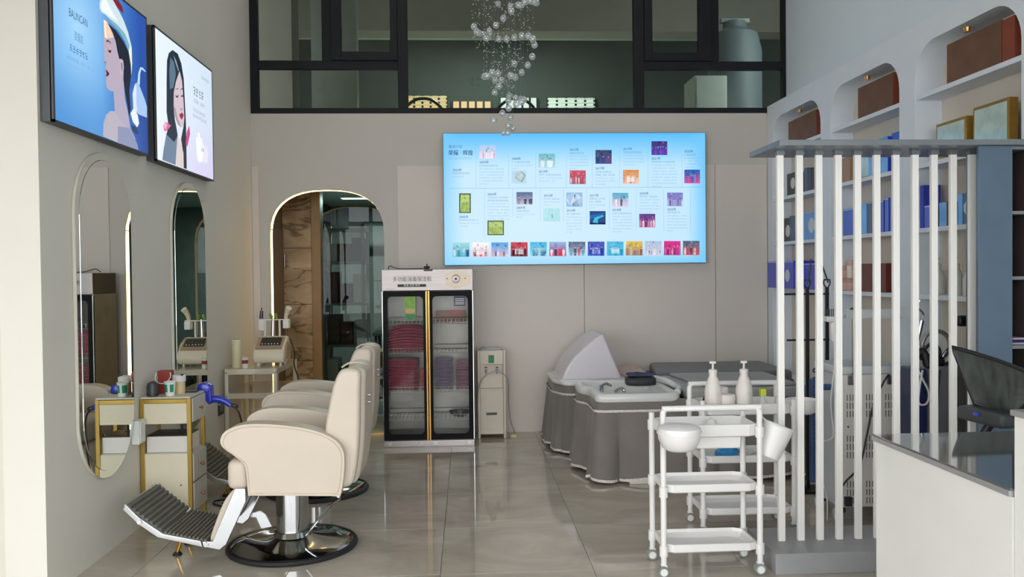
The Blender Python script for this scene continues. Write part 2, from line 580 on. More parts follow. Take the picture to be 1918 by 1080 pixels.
def marble_mat():
    m = bpy.data.materials.new('brown_marble')
    m.use_nodes = True
    nt = m.node_tree; n = nt.nodes; b = n['Principled BSDF']
    ge = n.new('ShaderNodeNewGeometry')
    mp = n.new('ShaderNodeMapping'); mp.inputs['Rotation'].default_value = (0, 0.7, 0); mp.inputs['Scale'].default_value = (1.0, 1.0, 2.2)
    nt.links.new(ge.outputs['Position'], mp.inputs['Vector'])
    a = n.new('ShaderNodeTexNoise'); a.inputs['Scale'].default_value = 1.9; a.inputs['Detail'].default_value = 7; a.inputs['Distortion'].default_value = 0.7
    nt.links.new(mp.outputs[0], a.inputs['Vector'])
    r = n.new('ShaderNodeValToRGB'); e = r.color_ramp.elements
    e[0].position = 0.28; e[0].color = (*lin('#8a7256'), 1)
    e[1].position = 0.70; e[1].color = (*lin('#c9b597'), 1)
    nt.links.new(a.outputs['Fac'], r.inputs['Fac'])
    v = n.new('ShaderNodeTexNoise'); v.inputs['Scale'].default_value = 1.3; v.inputs['Detail'].default_value = 6; v.inputs['Distortion'].default_value = 1.2
    nt.links.new(mp.outputs[0], v.inputs['Vector'])
    s1 = n.new('ShaderNodeMath'); s1.operation = 'SUBTRACT'; s1.inputs[1].default_value = 0.5
    s2 = n.new('ShaderNodeMath'); s2.operation = 'ABSOLUTE'
    nt.links.new(v.outputs['Fac'], s1.inputs[0]); nt.links.new(s1.outputs[0], s2.inputs[0])
    r2 = n.new('ShaderNodeValToRGB'); e2 = r2.color_ramp.elements
    e2[0].position = 0.0; e2[0].color = (0.30, 0.25, 0.2, 1); e2[1].position = 0.035; e2[1].color = (1, 1, 1, 1)
    nt.links.new(s2.outputs[0], r2.inputs['Fac'])
    mx = n.new('ShaderNodeMix'); mx.data_type = 'RGBA'; mx.blend_type = 'MULTIPLY'; mx.inputs[0].default_value = 0.85
    nt.links.new(r.outputs['Color'], mx.inputs[6]); nt.links.new(r2.outputs['Color'], mx.inputs[7])
    nt.links.new(mx.outputs[2], b.inputs['Base Color'])
    b.inputs['Roughness'].default_value = 0.18
    M['marble'] = m
marble_mat()

def mirror_mat():
    m = bpy.data.materials.new('mirror_silver')
    m.use_nodes = True
    b = m.node_tree.nodes['Principled BSDF']
    nz = m.node_tree.nodes.new('ShaderNodeTexNoise'); nz.inputs['Scale'].default_value = 2
    rp = m.node_tree.nodes.new('ShaderNodeValToRGB')
    rp.color_ramp.elements[0].color = (0.80, 0.83, 0.80, 1); rp.color_ramp.elements[1].color = (0.83, 0.86, 0.83, 1)
    m.node_tree.links.new(nz.outputs['Fac'], rp.inputs['Fac']); m.node_tree.links.new(rp.outputs['Color'], b.inputs['Base Color'])
    b.inputs['Metallic'].default_value = 1.0; b.inputs['Roughness'].default_value = 0.0
    M['mirror'] = m
mirror_mat()

def crystal_mat():
    m = bpy.data.materials.new('crystal')
    m.use_nodes = True
    nt = m.node_tree; n = nt.nodes
    b = n['Principled BSDF']
    lw = n.new('ShaderNodeLayerWeight'); lw.inputs['Blend'].default_value = 0.35
    mr = n.new('ShaderNodeMapRange'); mr.inputs['To Min'].default_value = 0.42; mr.inputs['To Max'].default_value = 0.95
    nt.links.new(lw.outputs['Facing'], mr.inputs['Value'])
    nt.links.new(mr.outputs['Result'], b.inputs['Alpha'])
    b.inputs['Base Color'].default_value = (0.72, 0.78, 0.80, 1)
    b.inputs['Metallic'].default_value = 0.55
    b.inputs['Roughness'].default_value = 0.08
    b.inputs['Coat Weight'].default_value = 0.6
    M['crystal'] = m
glass_mat('pane_clear', (0.95, 0.97, 0.96))
glass_mat('pane_upper', (0.70, 0.76, 0.73), refl=0.9)
glass_mat('pane_door', (0.95, 0.95, 0.94), refl=0.18)
glass_mat('pane_inner', (0.66, 0.72, 0.70), refl=0.35)
crystal_mat()
print_mat('lit_screen', 1.0)
print_mat('lit_poster', 1.0)
print_mat('ink_print', 1.0, lit=False)
emit_mat('led_warm', '#ffd382', 6.0)
emit_mat('lamp_white', '#fff6ea', 4.0)
emit_mat('window_warm', '#f2c088', 1.8)
emit_mat('window_white', '#dfe8dc', 1.8)

mat('inner_steel', '#9a9793', 0.42, metal=0.55, var=0.12)
mat('warm_steel', '#7d7468', 0.3, metal=0.95, var=0.08)
# ================================================================== THE SETTING
LX, RX, BY = -2.1, 3.25, 8.486
# ---- floor with its tiles
fl = MB().box(-4.7, 3.45, -1.6, 8.62, -0.12, -0.006)
floor = struct(fl, 'floor', 'grout')
WL[floor] = (0, 0, 0)
TS = 0.82
tile_mb = MB().box(-TS / 2 + 0.0012, TS / 2 - 0.0012, -TS / 2 + 0.0012, TS / 2 - 0.0012, -0.0058, 0.0, 0.0012)
tile0 = None
for iy in range(-2, 11):
    for ix in range(-5, 5):
        cx, cy = -0.16 + ix * TS + TS / 2, 0.43 + iy * TS - TS / 2 - 0.025
        if cx + TS / 2 < -4.6 or cx - TS / 2 > 3.42 or cy - TS / 2 > 8.6 or cy + TS / 2 < -1.5:
            continue
        if cy > 4.3 + TS / 2 and cx + TS / 2 < -2.1:
            continue
        if tile0 is None:
            tile0 = tile_mb.build('tile', 'tile', floor, 0)
            tile0.location = (cx, cy, 0)
        else:
            inst(tile0, 'tile', (cx, cy, 0), floor)
pv = struct(MB().box(-14, 14, -16, -1.61, -0.2, -0.02), 'floor_pavement', 'pavement')

struct(MB().box(-14, -4.71, -1.6, 9.0, -0.2, -0.02), 'floor_side_pavement', 'pavement')
# ---- side walls
struct(MB().box(-2.3, LX, 4.32, 8.62, 0, CEIL), 'wall_left', 'wall_paint')
struct(MB().box(-4.6, -2.3, 4.32, 4.52, 0, CEIL), 'wall_left_front', 'wall_paint_light')
struct(MB().prism([(-1.5, 3.2), (0.9, 3.2), (0.9, 0.0), (4.52, 0.0), (4.52, CEIL), (-1.5, CEIL)], 0, -4.8, -4.6), 'wall_side_bay', 'wall_paint_light')  # side opening added and sized to let daylight onto counter and right side
struct(MB().box(RX, RX + 0.2, -1.5, 8.62, 0, CEIL), 'wall_right', 'wall_cool')
ceil = struct(MB().box(-4.8, RX + 0.2, -1.5, 8.62, CEIL, CEIL + 0.15), 'ceiling', 'ceiling_paint')

# ---- back wall with the arched doorway
AX0, AX1, ASP, ATOP = -1.932, -0.817, 1.985, 2.431
acx, ahw = (AX0 + AX1) / 2, (AX1 - AX0) / 2
def arch_curve(hw, top, n=18):
    pts = []
    for i in range(n + 1):
        a = PI - PI * i / n
        ca, sa = math.cos(a), math.sin(a)
        k = 2 / 2.5
        pts.append((acx + hw * math.copysign(abs(ca) ** k, ca), ASP + (top - ASP) * abs(sa) ** k))
    return pts
WF, WB = 8.5, 8.62
bw = MB()
bw.box(LX, AX0, WF, WB, 0, ASP)
bw.box(AX1, RX, WF, WB, 0, ASP)
bw.prism([(LX, ASP)] + arch_curve(ahw, ATOP) + [(RX, ASP), (RX, 3.18), (LX, 3.18)], 1, WF, WB)
wall_back = struct(bw, 'wall_back', 'wall_back_paint')
WL[wall_back] = (0, 0, 0)
# wall panels with open seams, standing proud of the wall
for k, (a, b, z1) in enumerate([(-0.677, 1.169, 2.66), (1.175, 2.504, 2.66), (2.510, 3.04, 2.66)]):
    MB().box(a, b, BY, WF, 0.0, z1, 0.002).build('panel', 'wall_panel', wall_back)
MB().box(-2.098, -2.03, BY, WF, 0.0, 2.66, 0.002).build('panel', 'wall_panel', wall_back)
# warm strip light let into the doorway's lining
ac = [(AX0, 0.02, 1, 0)] + [(AX0, 0.4 * i, 1, 0) for i in range(1, 5)]
_cv = arch_curve(ahw, ATOP, 36)
for i, p in enumerate(_cv):
    q0, q1 = _cv[max(i - 1, 0)], _cv[min(i + 1, len(_cv) - 1)]
    tx, tz = q1[0] - q0[0], q1[1] - q0[1]
    L_ = math.hypot(tx, tz)
    ac.append((p[0], p[1], tz / L_, -tx / L_))
ac += [(AX1, 0.4 * i, -1, 0) for i in range(4, 0, -1)] + [(AX1, 0.02, -1, 0)]
led = MB()
led.loft([[(x, 8.525, z), (x, 8.605, z), (x + nx * 0.002, 8.605, z + nz * 0.002), (x + nx * 0.002, 8.525, z + nz * 0.002)] for (x, z, nx, nz) in ac])
o = struct(led, 'trim_1', 'led_warm')
o['label'] = 'thin warm light strip lining the arched doorway'

# ---- upper gallery window above the back wall
win = thing('window_1', 'dark framed gallery window above the beige back wall', None, (0.6, 8.56, 3.18), kind='structure')
FY0, FY1 = 8.50, 8.58
def wbar(x0, x1, z0, z1, nm='window_frame', d=0.0):
    MB().box(x0, x1, FY0 - d, FY1, z0, z1, 0.004).build(nm, 'black_frame', win)
WT = CEIL
wbar(-2.1, RX, 3.18, 3.235, 'sill_bar')
wbar(-2.1, -2.025, 3.235, WT); wbar(3.215, RX, 3.235, WT)
wbar(-0.66, -0.562, 3.235, WT); wbar(1.697, 1.80, 3.235, WT)
wbar(-2.025, -0.66, 3.62, 3.70, 'transom'); wbar(1.80, 3.215, 3.62, 3.70, 'transom')
wbar(-1.40, -1.31, 3.70, WT); wbar(2.48, 2.56, 3.70, WT)
for (x0, x1, i0, i1) in ((-1.31, -0.66, -1.214, -0.73), (1.80, 2.48, 1.882, 2.36)):
    s_ = MB()
    s_.box(x0, i0, FY0 - 0.02, FY1, 3.70, WT, 0.004); s_.box(i1, x1, FY0 - 0.02, FY1, 3.70, WT, 0.004)
    s_.box(i0, i1, FY0 - 0.02, FY1, 3.70, 3.785, 0.004)
    s_.build('sash', 'black_frame', win)
wbar(-2.1, RX, 5.32, WT, 'head_bar')
for (x0, x1, z0, z1) in ((-2.025, -1.40, 3.70, 5.32), (-1.214, -0.73, 3.785, 5.32), (-2.025, -0.66, 3.235, 3.62),
                         (-0.562, 1.697, 3.235, 5.32), (1.882, 2.36, 3.785, 5.32), (2.56, 3.215, 3.70, 5.32), (1.80, 3.215, 3.235, 3.62)):
    MB().box(x0, x1, 8.535, 8.541, z0, z1).build('pane', 'pane_upper', win)

# ---- the gallery room seen through it
struct(MB().box(-4.5, 5.5, 8.62, 17.0, 2.95, 3.1), 'floor_gallery', 'dark_room_2')
struct(MB().box(-4.5, 5.5, 8.62, 17.0, 6.15, 6.3), 'ceiling_gallery', 'gallery_ceiling')
struct(MB().box(-4.7, -4.5, 8.62, 17.0, 2.95, 6.3), 'wall_gallery_left', 'dark_room_2')
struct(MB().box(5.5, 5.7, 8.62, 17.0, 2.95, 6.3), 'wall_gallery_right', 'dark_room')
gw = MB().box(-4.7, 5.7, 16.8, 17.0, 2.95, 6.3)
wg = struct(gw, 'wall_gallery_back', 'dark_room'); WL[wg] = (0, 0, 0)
struct(MB().box(-4.5, 5.5, 12.6, 13.0, 5.15, 6.15), 'ceiling_beam', 'beam')
struct(MB().box(-2.35, -1.85, 9.3, 9.7, 3.1, 6.15), 'wall_gallery_column', 'beam')
struct(MB().box(-1.84, -1.3, 10.4, 10.6, 3.1, 6.15), 'wall_gallery_pier', 'dark_room_2')
struct(MB().box(-4.8, 5.6, 8.5, 8.62, CEIL, 6.3), 'wall_gallery_header', 'ceiling_paint')
# far windows with blinds
for k, (x0, x1, z1, m_) in enumerate([(-1.15, -0.35, 5.06, 'window_warm'), (-0.25, 0.52, 4.95, 'window_warm'), (0.68, 1.42, 5.02, 'window_white'), (1.62, 2.55, 5.02, 'window_white')]):
    w = thing('window_%d' % (k + 2), ['far gallery window glowing warm orange behind slatted blinds', 'far gallery window with warm glow, right of the orange blinds', 'far gallery window lit white, behind the hanging crystal balls', 'far gallery window lit white with blinds, rightmost of the four'][k], None, ((x0 + x1) / 2, 16.78, 4.0), kind='structure')
    MB().box(x0, x1, 16.77, 16.79, 4.0, z1).build('pane', m_, w)
    for i in range(6):
        xx = x0 + (x1 - x0) * i / 5
        MB().box(xx - 0.02, xx + 0.02, 16.73, 16.77, 4.0, z1, 0).build('glazing_bar', 'black_frame', w)
    if k in (0, 3):
        for i in range(4):
            MB().box(x0, x1, 16.70, 16.725, z1 - 0.05 - i * 0.075, z1 - 0.02 - i * 0.075).build('blind_slat', 'tan' if k == 0 else 'cabinet_white', w)

# ---- corridor and store room behind the arch
struct(MB().box(-2.25, 1.0, 8.62, 13.2, -0.12, 0.0), 'floor_store', 'store_grey')
struct(MB().box(-2.25, 1.0, 8.62, 13.2, 2.62, 2.75), 'ceiling_store', 'ceiling_paint')
wl_ = struct(MB().box(-2.25, -2.05, 8.62, 9.6, 0, 2.62), 'wall_corridor_left', 'door_brown'); WL[wl_] = (0, 0, 0)
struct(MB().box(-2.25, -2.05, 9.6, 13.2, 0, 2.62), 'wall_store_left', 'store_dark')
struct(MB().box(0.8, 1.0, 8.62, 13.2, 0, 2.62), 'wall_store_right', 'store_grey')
struct(MB().box(-2.25, 1.0, 13.0, 13.2, 0, 2.62), 'wall_store_back', 'store_grey')
mwall = struct(MB().box(-2.05, -1.72, 9.615, 9.75, 0, 2.62), 'wall_marble', 'store_dark'); WL[mwall] = (0, 0, 0)
for i in range(5):
    z0 = 0.02 + i * 0.625
    z1 = min(z0 + 0.62, 2.62)
    if z1 - z0 > 0.05:
        MB().box(-2.045, -1.722, 9.595, 9.615, z0, z1, 0.002).build('tile', 'marble', mwall)
struct(MB().box(-1.72, -1.62, 9.55, 9.75, 0, 2.62, 0.004), 'trim_2', 'trim_brown')
d1 = thing('door_1', 'narrow brown door in the passage behind the arch', None, (-2.03, 9.15, 0), kind='structure')
MB().box(-2.05, -2.02, 8.72, 9.53, 0.0, 2.1, 0.004).build('door_leaf', 'door_brown', d1)
MB().box(-2.02, -2.012, 8.82, 9.43, 0.25, 1.9, 0.003).build('door_panel', 'door_brown', d1)
for z in (0.3, 1.05, 1.75):
    MB().cyl((-2.012, 9.545, z - 0.07), (-2.012, 9.545, z + 0.07), 0.014, n=10).build('hinge', 'brushed_steel', d1)
w6 = thing('window_6', 'dark glass partition to the store room behind the arch', None, (-0.4, 9.62, 0), kind='structure')
MB().box(-1.62, -0.72, 9.62, 9.63, 0.02, 2.60).build('pane', 'pane_inner', w6)
MB().box(-0.70, 0.80, 9.62, 9.63, 0.02, 2.60).build('pane', 'pane_inner', w6)
MB().box(-0.72, -0.70, 9.61, 9.64, 0.0, 2.62).build('window_frame', 'store_grey', w6)

# ---- shopfront behind the viewer (the daylight side)
sf = thing('window_7', 'dark framed open shopfront on the daylight side', None, (0, -1.45, 0), kind='structure')
for x in (-4.55, -2.3, -1.05, 1.15, 3.2):
    MB().box(x - 0.04, x + 0.04, -1.5, -1.4, 0, CEIL, 0.004).build('mullion', 'black_frame', sf)
MB().box(-4.6, RX, -1.5, -1.4, 2.75, 2.85, 0.004).build('transom', 'black_frame', sf)
for y in (-0.3, 0.86):  # bars of the added side daylight opening
    MB().box(-4.74, -4.66, y - 0.04, y + 0.04, 0, 3.2, 0.004).build('mullion', 'black_frame', sf)

struct(MB().box(-4.8, RX + 0.2, -1.5, -1.38, 3.3, CEIL), 'wall_added_front_header', 'wall_paint_light')  # unseen header added to block high daylight and sky reflections in the gallery glass
# ---- fill lamps added at the unseen ceiling to lift the room's brightness
for i, (x, y) in enumerate(FILL_LAMPS):
    t = thing('added_fill_lamp', 'added round fill lamp in the unseen tall hall ceiling', 'lamp', (x, y, CEIL), 'added ceiling fill lamps')
    MB().lathe([(0.20, -0.02), (0.24, -0.02), (0.24, 0.0), (0.20, 0.0)], (x, y, CEIL), 32, cap=False).build('rim', 'white_plastic', t)
    MB().cyl((x, y, CEIL - 0.008), (x, y, CEIL - 0.002), 0.20, n=32).build('diffuser', 'lamp_white', t)
    ld = bpy.data.lights.new('lamp_light', 'AREA'); ld.shape = 'DISK'; ld.size = 0.4; ld.energy = FILL_POWER; ld.color = (1.0, 0.95, 0.89)
    lo = bpy.data.objects.new('lamp_light', ld); C.objects.link(lo); lo.parent = t; lo.location = (0, 0, -0.03)
# store room lamp, and a lamp added to light the closed gallery
def lamp(nm, label, loc, power, size, col):
    t = thing(nm, label, 'lamp', loc)
    MB().box(loc[0] - size / 2, loc[0] + size / 2, loc[1] - size / 6, loc[1] + size / 6, loc[2] - 0.03, loc[2], 0.005).build('housing', 'white_plastic', t)
    MB().box(loc[0] - size / 2 + 0.02, loc[0] + size / 2 - 0.02, loc[1] - size / 6 + 0.02, loc[1] + size / 6 - 0.02, loc[2] - 0.036, loc[2] - 0.03).build('diffuser', 'lamp_white', t)
    ld = bpy.data.lights.new('lamp_light', 'AREA'); ld.shape = 'RECTANGLE'; ld.size = size; ld.size_y = size / 3; ld.energy = power; ld.color = col
    lo = bpy.data.objects.new('lamp_light', ld); C.objects.link(lo); lo.parent = t; lo.location = (0, 0, -0.05)
lamp('batten_lamp', 'flat ceiling lamp inside the store room', (-1.35, 11.3, 2.62), 48, 0.6, (0.85, 1.0, 0.95))
lamp('batten_lamp', 'added flat fill lamp brightening the gallery beyond the upper window', (0.5, 14.6, 6.15), 320, 1.0, (0.9, 1.0, 0.92))

# ---- built-in arched display shelving on the right wall
SX = 3.047
unit = thing('display_shelving', 'white built-in wall shelving with three rounded-top niches', 'shelving', (3.15, 6.4, 0))
NICHE = [(7.19, 8.345), (5.855, 6.985), (4.535, 5.65)]
NTOP, UTOP, NBOT = 3.09, 3.24, 0.55
SHZ = [2.765, 2.30, 1.866, 1.42]
body = MB()
ys = [8.486, 8.345, 7.19, 6.985, 5.855, 5.65, 4.535, 4.36]
for a in (0, 2, 4, 6):
    body.box(SX, RX, ys[a + 1], ys[a], 0, UTOP)
for (a, b) in NICHE:
    body.box(SX, RX, a, b, 0, NBOT)
    r = 0.24
    ol = [(a, UTOP), (a, NTOP - r)] + [(p[0], p[1]) for p in arc(a + r, NTOP - r, r, 180, 90, 8)][1:] + \
         [(p[0], p[1]) for p in arc(b - r, NTOP - r, r, 90, 0, 8)] + [(b, UTOP)]
    body.prism(ol, 0, SX, RX)
body.build('carcass', 'shelf_white', unit, 25)
for (a, b) in NICHE:
    MB().box(3.238, RX - 0.001, a, b, NBOT, NTOP).build('back_panel', 'niche_back', unit)
    for z in SHZ:
        MB().box(SX + 0.01, 3.238, a + 0.001, b - 0.001, z - 0.032, z, 0.003).build('shelf', 'shelf_white', unit)
    yy = (a + b) / 2 + 0.08
    MB().cyl((3.13, yy, NTOP - 0.025), (3.13, yy, NTOP + 0.0), 0.022, 0.03, n=12).build('spotlight', 'brass_tube', unit)
# outlines of the two printed light-box pictures, (y, z) on the box face in metres
AD1 = [
('#b9b2c0',[(4.926,2.39),(4.934,2.463),(4.974,2.519),(5.025,2.549),(5.095,2.562),(5.176,2.539),(5.303,2.51),(5.39,2.455),(5.432,2.386),(5.127,2.38)]),
('#8f95b5',[(5.132,2.481),(5.303,2.502),(5.423,2.424),(5.444,2.386),(5.211,2.379),(5.127,2.388)]),
('#b3aabf',[(5.08,2.68),(5.095,2.562),(5.175,2.514),(5.325,2.497),(5.286,2.594),(5.246,2.663),(5.23,2.771),(5.144,2.727)]),
('#1d2233',[(5.019,3.051),(5.138,3.04),(5.241,3.004),(5.325,2.958),(5.349,2.894),(5.345,2.823),(5.314,2.721),(5.331,2.62),(5.306,2.563),(5.283,2.628),(5.248,2.707),(5.23,2.771),(5.238,2.85),(5.214,2.895),(5.172,2.885),(5.149,2.921),(5.125,2.973),(5.076,3.01)]),
('#b9abbd',[(4.97,3.045),(4.963,2.962),(4.953,2.919),(4.963,2.881),(4.957,2.839),(4.965,2.817),(4.988,2.815),(4.976,2.791),(4.983,2.777),(4.974,2.754),(4.985,2.737),(4.979,2.707),(4.986,2.676),(5.03,2.667),(5.09,2.675),(5.185,2.727),(5.225,2.77),(5.233,2.849),(5.218,2.888),(5.172,2.885),(5.149,2.921),(5.125,2.973),(5.086,3.012),(5.048,3.035),(5.009,3.052)]),
('#f2cdb8',[(4.961,3.054),(5.009,3.056),(5.076,3.014),(5.099,2.991),(5.003,2.957),(4.97,2.964)]),
('#fff1d8',[(4.971,3.053),(4.992,3.055),(4.999,2.956),(4.976,2.957)]),
('#43323f',[(4.994,2.942),(5.018,2.956),(5.057,2.947),(5.053,2.941),(5.02,2.947),(4.998,2.934)]),
('#3a2a38',[(5.012,2.898),(5.041,2.9),(5.065,2.909),(5.048,2.886),(5.025,2.886)]),
('#cfa9a8',[(5.012,2.914),(5.043,2.928),(5.061,2.911),(5.037,2.9),(5.014,2.9)]),
('#8d7788',[(4.96,2.82),(4.989,2.821),(4.982,2.809),(4.965,2.811)]),
('#5d1530',[(4.975,2.776),(5.002,2.773),(5.029,2.764),(5.0,2.741),(4.979,2.741),(4.989,2.756)]),
('#c7b6c2',[(5.182,2.87),(5.204,2.893),(5.231,2.887),(5.238,2.85),(5.223,2.812),(5.192,2.79),(5.181,2.811)]),
('#8e7f92',[(5.194,2.865),(5.213,2.876),(5.223,2.851),(5.206,2.813),(5.197,2.832)]),
('#7b2236',[(5.062,3.22),(5.165,3.177),(5.249,3.173),(5.234,3.207),(5.168,3.233),(5.148,3.248)]),
('#7db2c6',[(4.982,3.093),(5.079,3.064),(5.18,3.047),(5.263,3.01),(5.315,2.964),(5.344,2.893),(5.352,2.829),(5.37,2.908),(5.35,2.999),(5.265,3.067),(5.161,3.088),(5.05,3.093)]),
('#cfe3ea',[(4.948,3.183),(4.912,3.132),(4.914,3.1),(4.933,3.086),(4.982,3.089),(5.05,3.084),(5.161,3.079),(5.265,3.058),(5.345,2.998),(5.368,2.925),(5.365,3.003),(5.31,3.083),(5.247,3.134),(5.165,3.177),(5.062,3.22)]),
('#eef6f7',[(4.957,3.17),(4.927,3.12),(4.944,3.097),(5.041,3.098),(5.162,3.101),(5.082,3.135),(5.024,3.167),(4.996,3.19)]),
('#f6f0d8',[(5.317,2.964),(5.345,2.897),(5.35,2.829),(5.365,2.907),(5.353,2.973),(5.337,3.013)]),
('#bcd8f4',[(5.442,2.799),(5.464,2.873),(5.499,2.914),(5.535,2.921),(5.589,2.909),(5.577,2.902),(5.517,2.906),(5.494,2.874),(5.483,2.799)]),
('#a9c6ee',[(5.363,2.722),(5.402,2.788),(5.454,2.811),(5.494,2.781),(5.568,2.72),(5.597,2.684),(5.594,2.615),(5.467,2.61),(5.371,2.623)]),
('#d6e6f8',[(5.363,2.722),(5.402,2.783),(5.429,2.78),(5.42,2.69),(5.433,2.621),(5.371,2.623)]),
('#e8f2f4',[(5.325,2.593),(5.376,2.633),(5.439,2.605),(5.46,2.555),(5.428,2.525),(5.361,2.547)]),
('#2c3f6a',[(5.326,2.523),(5.428,2.523),(5.449,2.482),(5.391,2.481),(5.347,2.496)])]
AD2 = [
('#6d8199',[(5.95,2.575),(5.886,2.453),(5.859,2.38),(6.12,2.378),(6.169,2.589),(6.102,2.621)]),
('#22303f',[(6.102,3.178),(6.024,3.137),(5.985,3.075),(5.969,2.928),(5.958,2.72),(5.991,2.633),(5.949,2.565),(6.008,2.553),(6.098,2.536),(6.179,2.591),(6.15,2.65),(6.122,2.698),(6.102,2.789),(6.132,2.89),(6.168,2.972),(6.239,3.063),(6.208,3.141),(6.147,3.174)]),
('#5d7488',[(6.053,3.113),(6.026,3.013),(6.032,2.89),(6.103,2.915),(6.161,3.023),(6.128,3.1)]),
('#1c2733',[(6.102,3.178),(6.21,3.179),(6.281,3.127),(6.328,3.029),(6.356,2.751),(6.361,2.664),(6.359,2.378),(6.293,2.379),(6.28,2.498),(6.245,2.58),(6.302,2.676),(6.326,2.745),(6.313,2.874),(6.288,3.009),(6.239,3.063),(6.168,3.142)]),
('#93a3b4',[(6.118,3.145),(6.173,3.122),(6.227,3.065),(6.213,3.057),(6.153,3.106)]),
('#d8cdcb',[(6.169,2.595),(6.225,2.566),(6.292,2.489),(6.293,2.379),(6.126,2.376)]),
('#d2bfc8',[(6.233,3.058),(6.158,2.97),(6.11,2.885),(6.102,2.789),(6.126,2.72),(6.174,2.675),(6.256,2.663),(6.303,2.687),(6.326,2.745),(6.314,2.83),(6.306,2.927),(6.288,3.009)]),
('#a8939f',[(6.102,2.789),(6.126,2.72),(6.174,2.675),(6.256,2.663),(6.231,2.685),(6.176,2.718),(6.142,2.776)]),
('#3a2a35',[(6.14,2.913),(6.188,2.932),(6.219,2.928),(6.187,2.925)]),
('#3a2a35',[(6.255,2.937),(6.305,2.959),(6.311,2.954),(6.264,2.934)]),
('#4a3040',[(6.141,2.875),(6.178,2.872),(6.214,2.892),(6.197,2.867),(6.155,2.858)]),
('#4a3040',[(6.259,2.9),(6.285,2.896),(6.316,2.918),(6.304,2.894),(6.268,2.884)]),
('#a98c98',[(6.238,2.805),(6.277,2.801),(6.297,2.818),(6.276,2.788),(6.247,2.787)]),
('#a02050',[(6.216,2.749),(6.262,2.771),(6.288,2.773),(6.314,2.763),(6.272,2.723),(6.234,2.729)]),
('#d86a9c',[(5.88,2.614),(5.933,2.65),(6.043,2.642),(5.966,2.596),(5.907,2.578)]),
('#f0b0cc',[(5.88,2.614),(5.933,2.65),(5.967,2.629),(5.922,2.591)]),
('#c8488c',[(6.371,2.649),(6.432,2.709),(6.449,2.651),(6.382,2.546),(6.342,2.549)]),
('#f4f6fb',[(6.586,2.644),(6.633,2.658),(6.635,2.692),(6.68,2.694),(6.678,2.659),(6.73,2.658),(6.753,2.542),(6.735,2.482),(6.637,2.463),(6.597,2.521)]),
('#e6e4f2',[(6.728,2.632),(6.826,2.612),(6.882,2.572),(6.858,2.486),(6.761,2.479),(6.754,2.554)])]
# ================================================================== flat printed pictures
class Art(MB):
    """flat print made of coloured polygons laid on one plane"""
    def __init__(s, place):
        super().__init__(); s.place = place; s.layer = 0
    def pg(s, pts, col):
        s.layer += 1
        s.curcol = lin(col)
        s.poly([s.place(p[0], p[1], min(s.layer, 60) * 0.00004) for p in pts])
    def rect(s, a0, b0, a1, b1, col):
        s.pg([(a0, b0), (a1, b0), (a1, b1), (a0, b1)], col)
    def grid(s, a0, b0, a1, b1, nx, ny, fn):
        base = len(s.v)
        vs_ = []; cols = {}
        for j in range(ny + 1):
            for i in range(nx + 1):
                u, v = i / nx, j / ny
                cols[base + len(vs_)] = lin(fn(u, v))
                vs_.append(s.place(a0 + (a1 - a0) * u, b0 + (b1 - b0) * v, 0.0))
        fs_ = [(j * (nx + 1) + i, j * (nx + 1) + i + 1, (j + 1) * (nx + 1) + i + 1, (j + 1) * (nx + 1) + i) for j in range(ny) for i in range(nx)]
        s.curcol = cols
        s.add(vs_, fs_)
    def scribble(s, a0, b0, a1, b1, col, rnd, cw=None):
        """a line of small illegible characters"""
        h = b1 - b0
        cw = cw or abs(h) * (1 if a1 > a0 else -1)
        n = max(1, int((a1 - a0) / cw))
        for i in range(n):
            if rnd.random() < 0.06: continue
            x = a0 + i * cw
            w = cw * 0.82
            big = abs(h) > 0.02 and abs(h) < 5 or abs(h) > 30
            for k in range(5 if big else 3):
                if k % 2 == 0:
                    yy = b0 + h * min(0.85, (k // 2) * (0.36 if big else 0.6) + rnd.uniform(0.0, 0.14))
                    xo = w * rnd.choice((0, 0, 0.25))
                    s.rect(x + xo, yy, x + w * rnd.uniform(0.75, 1), yy + h * 0.12, col)
                else:
                    xx = x + w * rnd.uniform(0.1, 0.8)
                    y0_ = b0 + h * rnd.choice((0.0, 0.0, 0.4))
                    s.rect(xx, y0_, xx + w * 0.12, y0_ + h * rnd.uniform(0.5, 0.9) * (1 if y0_ == b0 else 0.6), col)

def mix(a, b, t):
    t = max(0, min(1, t))
    return tuple(a[i] + (b[i] - a[i]) * t for i in range(3))

# ================================================================== light boxes on the left wall
def light_box(y0, y1, z0, z1, label):
    t = thing('light_box', label, 'light box', (LX, (y0 + y1) / 2, z0), 'advertising light boxes')
    fr = MB()
    e = 0.018
    fr.box(LX + 0.002, -2.044, y0, y1, z0, z1)
    for b in ((y0, y0 + e, z0, z1), (y1 - e * 0.4, y1, z0, z1), (y0, y1, z0, z0 + e * 0.6), (y0, y1, z1 - e * 0.6, z1)):
        fr.box(-2.05, -2.034, *b)
    fr.build('case', 'box_frame', t)
    return t
b1 = light_box(4.345, 5.612, 2.372, 3.257, 'blue lit advert box of a woman in a white cap, nearest the pillar')
b2 = light_box(5.742, 7.022, 2.360, 3.249, 'pale lit advert box of a long-haired woman with pink petals')
rnd = random.Random(3)
a = Art(lambda y, z, d: (-2.0375 + d, y, z))
def bg1(u, v):
    d = math.hypot((u - 0.22) * 1.2, (v - 0.62) * 0.8)
    c = mix((168, 216, 250), (96, 160, 222), d * 2.0)
    c = mix(c, (40, 84, 172), (u - 0.45) * 2.1)
    c = mix(c, (28, 56, 118), (u - 0.75) * 1.8 * (1 - v))
    return mix(c, (70, 135, 205), max(0, 0.35 - v) * 1.6 * (1 - u))
a.grid(4.360, 2.383, 5.604, 3.247, 24, 16, bg1)
